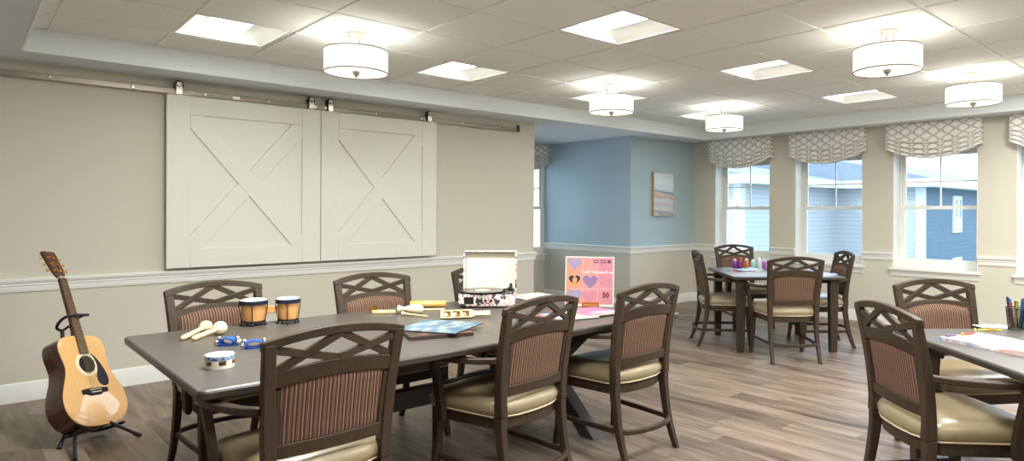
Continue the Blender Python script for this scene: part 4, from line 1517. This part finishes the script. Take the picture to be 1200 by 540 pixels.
to = bpy.data.objects.new('number_print', nme)
COL.objects.link(to)
to.parent = pa
to.location = fp(.085, .058, .0009)
to.rotation_euler = (PI / 2 - lean, 0, 0)
nme.materials.append(mat('maroon_number_print', (110, 26, 48), .4, var=.04))
pr_ = MB()
pr_.loft([[(x, fp(0, .20)[1] + .004, fp(0, .20)[2]), (x, fp(0, .20)[1] + .010, fp(0, .20)[2]), (x, .115, .0005), (x, .105, .0005)] for x in (-.03, .03)])
pr_.build('easel_prop', M['card'], pa)
# wooden word block
wbk = thing('word_block', 'small orange wooden block with raised lettering before heart album', 'sign block', (2.955, 2.955, ZT + .0003), rzp)
MB().box(-.054, .054, -.012, .012, 0, .034).build('block', mat('stained_orange_wood', (158, 84, 40), .45, var=.15, scale=20, stretch=(1, 6, 6)), wbk, bevel=.002)
wl = MB()
for k in range(6):
    x = -.042 + k * .0155
    wl.box(x, x + .0028, -.0132, -.012, .011, .024)
    wl.box(x + .0075, x + .0100, -.0132, -.012, .011, .024)
    if k % 2 == 0: wl.box(x + .0028, x + .0075, -.0132, -.012, .0215, .024)
    if k % 3 != 1: wl.box(x + .0028, x + .0075, -.0132, -.012, .0160, .0185)
wl.build('lettering', mat('pale_orange_lettering', (226, 160, 92), .45, var=.05), wbk)

# ------------------------------------------------------------------ suitcase record player
M['floral'] = ramp_mat('floral_cloth_print', [(.0, (70, 50, 56)), (.36, (96, 74, 84)), (.42, (236, 226, 220)), (.56, (240, 232, 226)), (.60, (206, 116, 104)), (.66, (178, 84, 84)), (.70, (236, 226, 220)), (1, (150, 160, 150))], 0.6, scale=26, detail=2.0, interp='CONSTANT')
M['cream_lining'] = mat('cream_vinyl_lining', (230, 224, 204), .5, var=.02)
rzr = math.radians(-41)
rp = thing('record_player', 'open floral suitcase record player with a black record on it', 'record player', (2.535, 3.475, ZT), rzr)
rw, rd, rh = .178, .130, .086
ob = MB()
ob.loft([[(x, y, .010) for x, y in rounded_rect(-rw + .004, rw - .004, -rd + .004, rd - .004, .02)], [(x, y, .016) for x, y in rounded_rect(-rw, rw, -rd, rd, .022)], [(x, y, rh) for x, y in rounded_rect(-rw, rw, -rd, rd, .022)]])
base = ob.build('case_base', M['floral'], rp, ang=35)
for sx in (-1, 1):
    for sy in (-1, 1):
        MB().lathe([(.009, 0), (.011, .003), (.011, .011), (.0001, .011)], (sx * (rw - .025), sy * (rd - .025), 0), 14).build('rubber_foot', M['black'], base)
dk = MB()
dk.prism(rounded_rect(-rw + .007, rw - .007, -rd + .007, rd - .007, .018), rh, rh + .004)
dk.build('deck', M['black'], rp, bevel=.001)
gr = MB()
gr.box(-rw + .038, -rw + .098, -rd - .003, -rd + .001, .026, .070)
gr.build('speaker_grille', M['black'], base, bevel=.002)
for x in (-.035, -.005, .03):
    MB().lathe([(.0001, .012), (.008, .012), (.009, 0), (.0001, 0)], (x, -rd, .048), 16, (0, -1, 0)).build('knob', M['black'], base)
for x in (-.10, .10):
    MB().box(x - .012, x + .012, -rd - .003, -rd + .001, .060, .082).build('latch', M['nickel'], base, bevel=.002) if x > 0 else None
M['record'] = mat('grooved_black_record', (16, 16, 18), .22, var=.2, scale=40)
MB().lathe([(.0001, rh + .004), (.098, rh + .004), (.098, rh + .011), (.0001, rh + .011)], (-.035, -.004, 0), 40).build('platter', M['black'], rp)
rec = MB().lathe([(.0001, rh + .0115), (.150, rh + .0115), (.1515, rh + .0125), (.150, rh + .0135), (.052, rh + .0135), (.0001, rh + .0135)], (-.035, -.004, 0), 56)
rc = tag(rec.build('vinyl_record', M['record'], None, ang=30), 'black vinyl record lying on the open record player', 'record')
rc.location = rp.location; rc.rotation_euler = rp.rotation_euler
lbm = MB().lathe([(.0001, rh + .0138), (.050, rh + .0138), (.050, rh + .0140), (.0001, rh + .0140)], (-.035, -.004, 0), 32).build('record_label', mat('pale_record_label', (206, 206, 196), .5, var=.1), rc)
ta_ = MB()
ta_.lathe([(.020, rh + .004), (.020, rh + .014), (.012, rh + .020), (.012, rh + .034), (.0001, rh + .036)], (.142, .075, 0), 20)
ta_.tube([(.142, .105, rh + .034), (.142, .075, rh + .034), (.136, -.03, rh + .032), (.118, -.075, rh + .028)], .004, 8)
ta_.lathe([(.011, .0), (.011, .018), (.0001, .018)], (.142, .100, rh + .034), 14, (0, 1, 0))
ta_.bar([(.122, -.066, rh + .028), (.106, -.092, rh + .022)], .014, .010)
ta_.build('tonearm', M['black'], rp)
MB().box(.146, .160, -.02, .012, rh + .004, rh + .028).build('arm_rest_clip', M['black'], rp, bevel=.002)
MB().lathe([(.0001, rh + .016), (.008, rh + .015), (.009, rh + .004)], (.148, -.085, 0), 14).build('control_knob', M['nickel'], rp)
# lid opened upright at the back: a shallow tray
ld = MB()
lh, lt = .262, .055
ly_ = rd + .004
lean = math.radians(4)
lf = lambda x, z, d_: (x, ly_ + d_ * math.cos(lean) + z * math.sin(lean), rh - .002 + z * math.cos(lean) - d_ * math.sin(lean) * 0)
def lbox(x0, x1, z0, z1, d0, d1):
    ld.prism([(x0, z0), (x1, z0), (x1, z1), (x0, z1)], d0, d1, lf)
lbox(-rw, rw, 0, lh, lt - .006, lt)
lbox(-rw, -rw + .009, 0, lh, 0, lt - .006)
lbox(rw - .009, rw, 0, lh, 0, lt - .006)
lbox(-rw + .009, rw - .009, lh - .009, lh, 0, lt - .006)
lid = ld.build('lid', M['floral'], rp, bevel=.003)
ld = MB()
lbox(-rw + .009, rw - .009, .004, lh - .009, lt - .0085, lt - .006)
lbox(-rw + .009, -rw + .0105, .004, lh - .009, .006, lt - .0085)
lbox(rw - .0105, rw - .009, .004, lh - .009, .006, lt - .0085)
lbox(-rw + .0105, rw - .0105, lh - .0105, lh - .009, .006, lt - .0085)
ld.build('lid_lining', M['cream_lining'], lid)
hg = MB()
for x in (-.11, .11):
    hg.tube([(x - .02, ly_ - .001, rh - .004), (x + .02, ly_ - .001, rh - .004)], .004, 8)
hg.build('hinge', M['nickel'], rp)

# ------------------------------------------------------------------ painting on the blue wall
pt = thing('canvas_painting', 'tall canvas painting of a pale beach on the blue wall', 'painting', (7.42, YB - .001, 1.594))
pw_, ph2 = .222, .308
MB().box(-pw_, pw_, -.040, 0, -ph2, ph2).build('wood_frame', mat('light_oak_side_frame', (190, 156, 112), .5, var=.1, scale=20, stretch=(6, 6, 1)), pt, bevel=.002)
mp_ = bpy.data.materials.new('painted_beach_canvas')
mp_.use_nodes = True
_t = mp_.node_tree
_b = _t.nodes['Principled BSDF']
_b.inputs['Roughness'].default_value = .7
_tc = _t.nodes.new('ShaderNodeTexCoord')
_s = _t.nodes.new('ShaderNodeSeparateXYZ')
_t.links.new(_tc.outputs['Object'], _s.inputs[0])
_mp = _t.nodes.new('ShaderNodeMapping')
_mp.inputs['Scale'].default_value = (2.2, 1, 9)
_t.links.new(_tc.outputs['Object'], _mp.inputs['Vector'])
_n = _t.nodes.new('ShaderNodeTexNoise')
_n.inputs['Scale'].default_value = 1.6
_n.inputs['Detail'].default_value = 5
_t.links.new(_mp.outputs['Vector'], _n.inputs['Vector'])
_f = math_node(_t, 'MULTIPLY_ADD', _s.outputs['Z'], 1 / (2 * ph2), .5)
_f = math_node(_t, 'ADD', _f, math_node(_t, 'MULTIPLY_ADD', _n.outputs['Fac'], .22, -.11))
_f = math_node(_t, 'ADD', _f, math_node(_t, 'MULTIPLY', _s.outputs['X'], .16))
_r = _t.nodes.new('ShaderNodeValToRGB')
while len(_r.color_ramp.elements) > 1:
    _r.color_ramp.elements.remove(_r.color_ramp.elements[0])
_r.color_ramp.elements[0].position = 0
_r.color_ramp.elements[0].color = lin((206, 204, 198))
for p, c_ in ((.07, (150, 152, 158)), (.14, (206, 204, 208)), (.26, (196, 186, 190)), (.36, (206, 212, 220)), (.44, (200, 168, 148)), (.50, (214, 196, 184)), (.54, (122, 150, 172)), (.60, (206, 222, 232)), (.8, (226, 232, 236)), (1, (206, 218, 228))):
    e = _r.color_ramp.elements.new(p)
    e.color = lin(c_)
_t.links.new(_f, _r.inputs['Fac'])
_t.links.new(_r.outputs['Color'], _b.inputs['Base Color'])
MB().box(-pw_ + .006, pw_ - .006, -.042, -.040, -ph2 + .006, ph2 - .006).build('canvas', mp_, pt)

# ------------------------------------------------------------------ craft things on the small table
def bottle(x, y, r, h, body_rgb, cap_rgb, label):
    t_ = thing('paint_bottle', label, 'bottle', (x, y, ZT), 0, 'craft bottles on the small table')
    MB().lathe([(.0001, 0), (r * .95, 0), (r, .004), (r, h * .68), (r * .85, h * .76), (r * .5, h * .80), (r * .5, h * .84), (.0001, h * .84)], n=20).build('bottle_body', mat('paint_' + t_.name, body_rgb, .3, var=.2, scale=90), t_, ang=40)
    MB().lathe([(r * .62, h * .80), (r * .62, h * .92), (r * .30, h), (.0001, h)], n=18).build('bottle_cap', mat('cap_' + t_.name, cap_rgb, .4, var=.05), t_, ang=40)
bottle(6.235, 4.005, .030, .100, (112, 44, 130), (200, 190, 196), 'purple paint bottle, first from the left of the row')
bottle(6.262, 3.955, .026, .112, (120, 50, 110), (206, 66, 50), 'plum paint bottle with red cap')
bottle(6.325, 3.915, .026, .105, (190, 108, 66), (236, 226, 214), 'orange brown paint bottle with white cap')
bottle(6.385, 3.870, .028, .095, (150, 196, 190), (226, 230, 228), 'pale teal glitter bottle in the middle of the bottle row')
bottle(6.420, 3.815, .026, .115, (196, 206, 214), (238, 232, 226), 'clear glitter bottle with white cap')
bottle(6.455, 3.765, .028, .095, (150, 96, 170), (214, 200, 222), 'lilac glitter bottle, second from the right end of row')
bottle(6.500, 3.715, .027, .090, (190, 206, 206), (226, 226, 230), 'pale grey glitter bottle at the right end of the row')
M['craft1'] = ramp_mat('orange_blue_art_print', [(0, (40, 40, 60)), (.36, (226, 140, 70)), (.48, (226, 96, 60)), (.54, (90, 150, 206)), (.66, (226, 226, 222)), (1, (240, 180, 90))], .5, scale=9, detail=1)
M['craft2'] = ramp_mat('sky_art_print', [(0, (70, 120, 190)), (.5, (130, 180, 222)), (.62, (240, 224, 200)), (1, (236, 130, 60))], .5, scale=7, detail=1)
def sheet(name, x, y, z, rz, w, d_, m_, label, cat='paper', curl=0.0, group=None):
    g_ = MB()
    g_.grid(10, 8, lambda a, b_: (lerp(-w / 2, w / 2, a), lerp(-d_ / 2, d_ / 2, b_), curl * (2 * a - 1) ** 2 * (0.4 + b_)))
    o_ = g_.build(name, m_, None, solid=.0012, ang=80)
    o_.location = (x, y, z)
    o_.rotation_euler = (0, 0, rz)
    return tag(o_, label, cat, group)
sheet('art_sheet', 5.93, 3.70, ZT + .0012, math.radians(-40), .30, .24, M['craft1'], 'orange and dark printed art sheet at the front left of small table', curl=.006)
sheet('art_sheet', 6.02, 3.74, ZT + .011, math.radians(-22), .30, .22, M['craft2'], 'blue and orange art sheet lying on top of another art sheet', curl=.010)
sheet('art_sheet', 6.30, 3.02, ZT + .0012, math.radians(-55), .22, .16, ramp_mat('violet_art_print', [(0, (120, 80, 170)), (.5, (150, 130, 210)), (.6, (236, 236, 240)), (1, (90, 120, 200))], .5, scale=8), 'violet art sheet at the right corner of the small table', curl=.004)

# ------------------------------------------------------------------ coloring book, pens and bits on the right table
M['page1'] = ramp_mat('coloring_page_print', [(.0, (110, 130, 176)), (.36, (120, 140, 176)), (.42, (182, 182, 186)), (.54, (188, 188, 188)), (.58, (176, 110, 124)), (.62, (186, 186, 186)), (.72, (140, 150, 176)), (1, (166, 196, 160))], .55, scale=11, detail=3)
M['page2'] = ramp_mat('pink_coloring_page_print', [(.0, (186, 110, 116)), (.42, (206, 160, 150)), (.52, (212, 192, 182)), (.60, (200, 130, 114)), (.64, (210, 194, 188)), (1, (160, 180, 140))], .55, scale=13, detail=3)
rzb = math.atan2(.826 - 1.113, 3.285 - 3.389)
bk = thing('coloring_book', 'open spiral coloring book with printed pages lying flat', 'book', (3.475, .79, ZT), math.radians(70))
def page_block(x0, x1, m_, name, hz):
    rings = []
    n = 14
    for k in range(n + 1):
        a = k / n
        x = lerp(x0, x1, a)
        s_ = a if abs(x0) < abs(x1) else 1 - a
        zt2 = .004 + hz * math.sin(min(1, s_ * 2.4) * PI / 2) * (1 - .35 * max(0, s_ - .4))
        rings.append([(x, -.14, .0015), (x, .14, .0015), (x, .14, zt2), (x, -.14, zt2)])
    MB().loft(rings).build(name, m_, bk, ang=50)
page_block(.004, .262, M['page1'], 'page_block', .016)
page_block(-.262, -.004, M['page2'], 'page_block', .020)
MB().box(-.270, .270, -.146, .146, 0, .0015).build('book_cover', mat('grey_book_cover', (120, 120, 128), .5, var=.05), bk)
sp_ = MB()
for k in range(22):
    y = lerp(-.13, .13, k / 21)
    sp_.tube([(.0065 * math.cos(2 * PI * q / 10), y, .0085 + .0065 * math.sin(2 * PI * q / 10)) for q in range(10)], .0008, 5, closed=True)
sp_.build('spiral_binding', M['nickel'], bk)
sheet('art_sheet', 4.06, 1.02, ZT + .0012, math.radians(-38), .16, .09, M['paper'], 'blank white sheet at the far edge of the right table', curl=.002)
def crayon(x, y, z, rz, rgb, label, L=.075, r=.0045):
    t_ = thing('crayon', label, 'crayon', (x, y, z), rz, 'crayons on the right table')
    mm = mat('wax_' + t_.name, rgb, .5, var=.08, scale=60)
    MB().lathe([(.0001, -L / 2), (r, -L / 2), (r, L / 2 - .012), (.0001, L / 2 - .012)], (0, 0, r), 12, (1, 0, 0)).build('wrapper', mm, t_)
    MB().lathe([(r * .85, L / 2 - .012), (r * .75, L / 2 - .010), (r * .35, L / 2 - .001), (.0001, L / 2)], (0, 0, r), 12, (1, 0, 0)).build('tip', mm, t_)
crayon(3.865, 1.045, ZT, .3, (226, 206, 60), 'yellow crayon farthest left of the crayon pile')
crayon(3.900, 1.005, ZT, -.9, (236, 220, 96), 'pale yellow crayon lying across the middle of crayon pile')
crayon(3.895, .985, ZT + .009, .9, (226, 120, 50), 'orange crayon on top of the crayon pile')
crayon(3.935, .960, ZT, -.25, (206, 206, 80), 'lime yellow crayon nearest the pen cup')
crayon(3.955, 1.010, ZT, .15, (70, 160, 110), 'green crayon behind the yellow ones')
crayon(3.585, 1.000, ZT + .0195, -.5, (206, 60, 48), 'red crayon lying on the page of the coloring book')
crayon(3.560, 1.015, ZT + .0195, .4, (232, 176, 60), 'amber crayon beside the red one on the open book')
crayon(3.475, 1.040, ZT + .0195, -.35, (92, 76, 110), 'dark violet crayon at the edge of the open book')
crayon(3.850, .800, ZT, .9, (196, 40, 70), 'crimson crayon close to the right edge of view')
# mesh pen cup
px_, py_ = 4.065, .910
cup = thing('pen_cup', 'black wire mesh cup holding pens and markers', 'pen cup', (px_, py_, ZT))
N = 28
Rb, Rt, Hc = .037, .047, .112
for z, r in ((.003, Rb), (Hc, Rt)):
    MB().tube([(r * math.cos(2 * PI * k / N), r * math.sin(2 * PI * k / N), z) for k in range(N)], .003, 6, closed=True).build('rim_wire', M['black'], cup)
ms = MB()
for k in range(N):
    for sg in (-1, 1):
        ms.tube([(lerp(Rb, Rt, q / 8) * math.cos(2 * PI * (k + sg * q * .55) / N), lerp(Rb, Rt, q / 8) * math.sin(2 * PI * (k + sg * q * .55) / N), lerp(.003, Hc, q / 8)) for q in range(9)], .0009, 4)
ms.build('wire_mesh', M['black'], cup)
MB().lathe([(.0001, .001), (Rb, .001), (Rb, .003), (.0001, .003)], n=24).build('cup_base', M['black'], cup)
PEN = [((34, 34, 40), 'black'), ((40, 96, 168), 'blue'), ((38, 56, 96), 'navy'), ((150, 56, 44), 'dark red'), ((136, 136, 62), 'olive yellow'), ((34, 86, 110), 'teal'), ((52, 52, 58), 'charcoal grey'), ((84, 104, 140), 'slate blue')]
for k, (c_, nm) in enumerate(PEN):
    a = 2 * PI * k / len(PEN) + .3
    b0 = Vector((.021 * math.cos(a - .25), .021 * math.sin(a - .25), .0075))
    b1 = Vector((.040 * math.cos(a), .040 * math.sin(a), .145 + .012 * (k % 3)))
    p_ = thing('pen', '%s pen standing in the wire mesh cup' % nm, 'pen', Vector((px_, py_, ZT)) + b0, 0, 'pens in the mesh cup')
    d = b1 - b0
    L = d.length
    mm = mat('pen_' + nm, c_, .35, var=.05)
    MB().lathe([(.0001, 0), (.0045, .002), (.0058, .010), (.0058, L * .68), (.0001, L * .68)], (0, 0, 0), 10, d).build('barrel', mm, p_)
    MB().lathe([(.0001, L * .681), (.0068, L * .681), (.0066, L - .002), (.0001, L)], (0, 0, 0), 10, d).build('cap', mm, p_)

# ------------------------------------------------------------------ outside the windows
M['siding_blue'] = siding_mat('blue_lap_siding', (72, 94, 110))
M['siding_sunlit'] = siding_mat('sunlit_lap_siding', (150, 156, 160))  # paler copy of the blue siding: sunlight and haze put into its colour
M['far_trim'] = mat('far_white_trim', (176, 184, 190), .6, var=.01)
M['roof'] = mat('grey_shingle_roof', (108, 118, 130), .9, var=.08, scale=6)
M['ground'] = mat('pale_paving', (120, 124, 120), .9, var=.06, scale=2)
struct('ground', MB().box(XW + 1.5, 120, -70, 120, -4.3, -4.2), M['ground'])
bld = thing('apartment_house', 'apartment house with blue siding, coloured paler where sunlit, seen through the windows', 'building', (30, 10.1, -4.2))
ZW = 2.43 + 4.2
# main wing: blue side faces us across, side facing the windows coloured paler for its sunlight
q = MB()
q.box(0, 16, 0, 3.8, 0, ZW)
o_ = q.build('blue_wing', [M['siding_blue'], M['siding_sunlit']], bld)
for p in o_.data.polygons:
    if p.normal.x < -.5:
        p.material_index = 1
MB().box(-8, 16, 3.8, 30, 0, ZW).build('sunlit_wing', M['siding_sunlit'], bld)
for x, y in ((-.06, -.06), (15.6, -.06), (-8.06, 3.74)):
    MB().box(x, x + .32, y, y + .32, 0, ZW).build('corner_trim', M['far_trim'], bld)
q = MB()
q.box(-.7, 16.5, -.7, 3.8, ZW, ZW + .34)
q.box(-8.7, 16.5, 3.1, 30.5, ZW, ZW + .34)
q.build('eave', M['far_trim'], bld)
q = MB()
q.loft([[(-.7, -.7, ZW + .34), (-.7, 34, ZW + .34), (-.7, 16, ZW + 4.2)], [(16.5, -.7, ZW + .34), (16.5, 34, ZW + .34), (16.5, 16, ZW + 4.2)]])
q.loft([[(-8.7, 3.1, ZW + .345), (-8.7, 34, ZW + .345), (-8.7, 18, ZW + 3.2)], [(-.6, 3.1, ZW + .345), (-.6, 34, ZW + .345), (-.6, 18, ZW + 3.2)]])
q.build('roof', M['roof'], bld)
M['far_glass'] = mat('dark_far_window_glass', (110, 140, 166), .15, var=.1)
def far_window(axis, p, z0, z1, w, ac=False):
    f = MB(); g_ = MB()
    def bx(mb_, a0, a1, c0, c1, d0, d1):
        if axis == 'y':
            mb_.box(p[0] + a0, p[0] + a1, p[1] - d1, p[1] - d0, c0, c1)
        else:
            mb_.box(p[0] - d1, p[0] - d0, p[1] + a0, p[1] + a1, c0, c1)
    bx(f, -w, w, z0, z0 + .14, 0, .07); bx(f, -w, w, z1 - .16, z1, 0, .07)
    bx(f, -w, -w + .13, z0 + .14, z1 - .16, 0, .07); bx(f, w - .13, w, z0 + .14, z1 - .16, 0, .07)
    bx(f, -.05, .05, z0 + .14, z1 - .16, 0, .07)
    zm = z0 + (z1 - z0) * (.38 if ac else .5)
    bx(f, -w + .13, w - .13, zm - .05, zm + .05, 0, .069)
    fo = f.build('window', M['far_trim'], bld)
    bx(g_, -w + .13, w - .13, z0 + .14, z1 - .16, .01, .03)
    g_.build('pane', M['far_glass'], fo)
    if ac:
        a_ = MB()
        bx(a_, -w + .16, w - .16, z0 + .18, zm - .09, .03, .12)
        a_.build('air_conditioner', mat('pale_grille', (206, 212, 216), .6, var=.04), fo)
        s_ = MB()
        for k in range(5):
            z = lerp(z0 + .22, zm - .14, k / 4)
            bx(s_, -w + .24, w - .24, z, z + .03, .121, .13)
        s_.build('grille_slot', M['far_glass'], fo)
for xx in (4.4, 10.5):
    far_window('y', (xx, 0), 4.62, 6.33, .62, True)
    far_window('y', (xx, 0), 1.55, 3.45, .62)
far_window('y', (1.9, 0), 1.2, 3.25, .5)
for yy in (6.5, 10.5, 14.5):
    far_window('x', (-8, yy), 4.3, 6.0, .6)
    far_window('x', (-8, yy), 1.4, 3.2, .6)
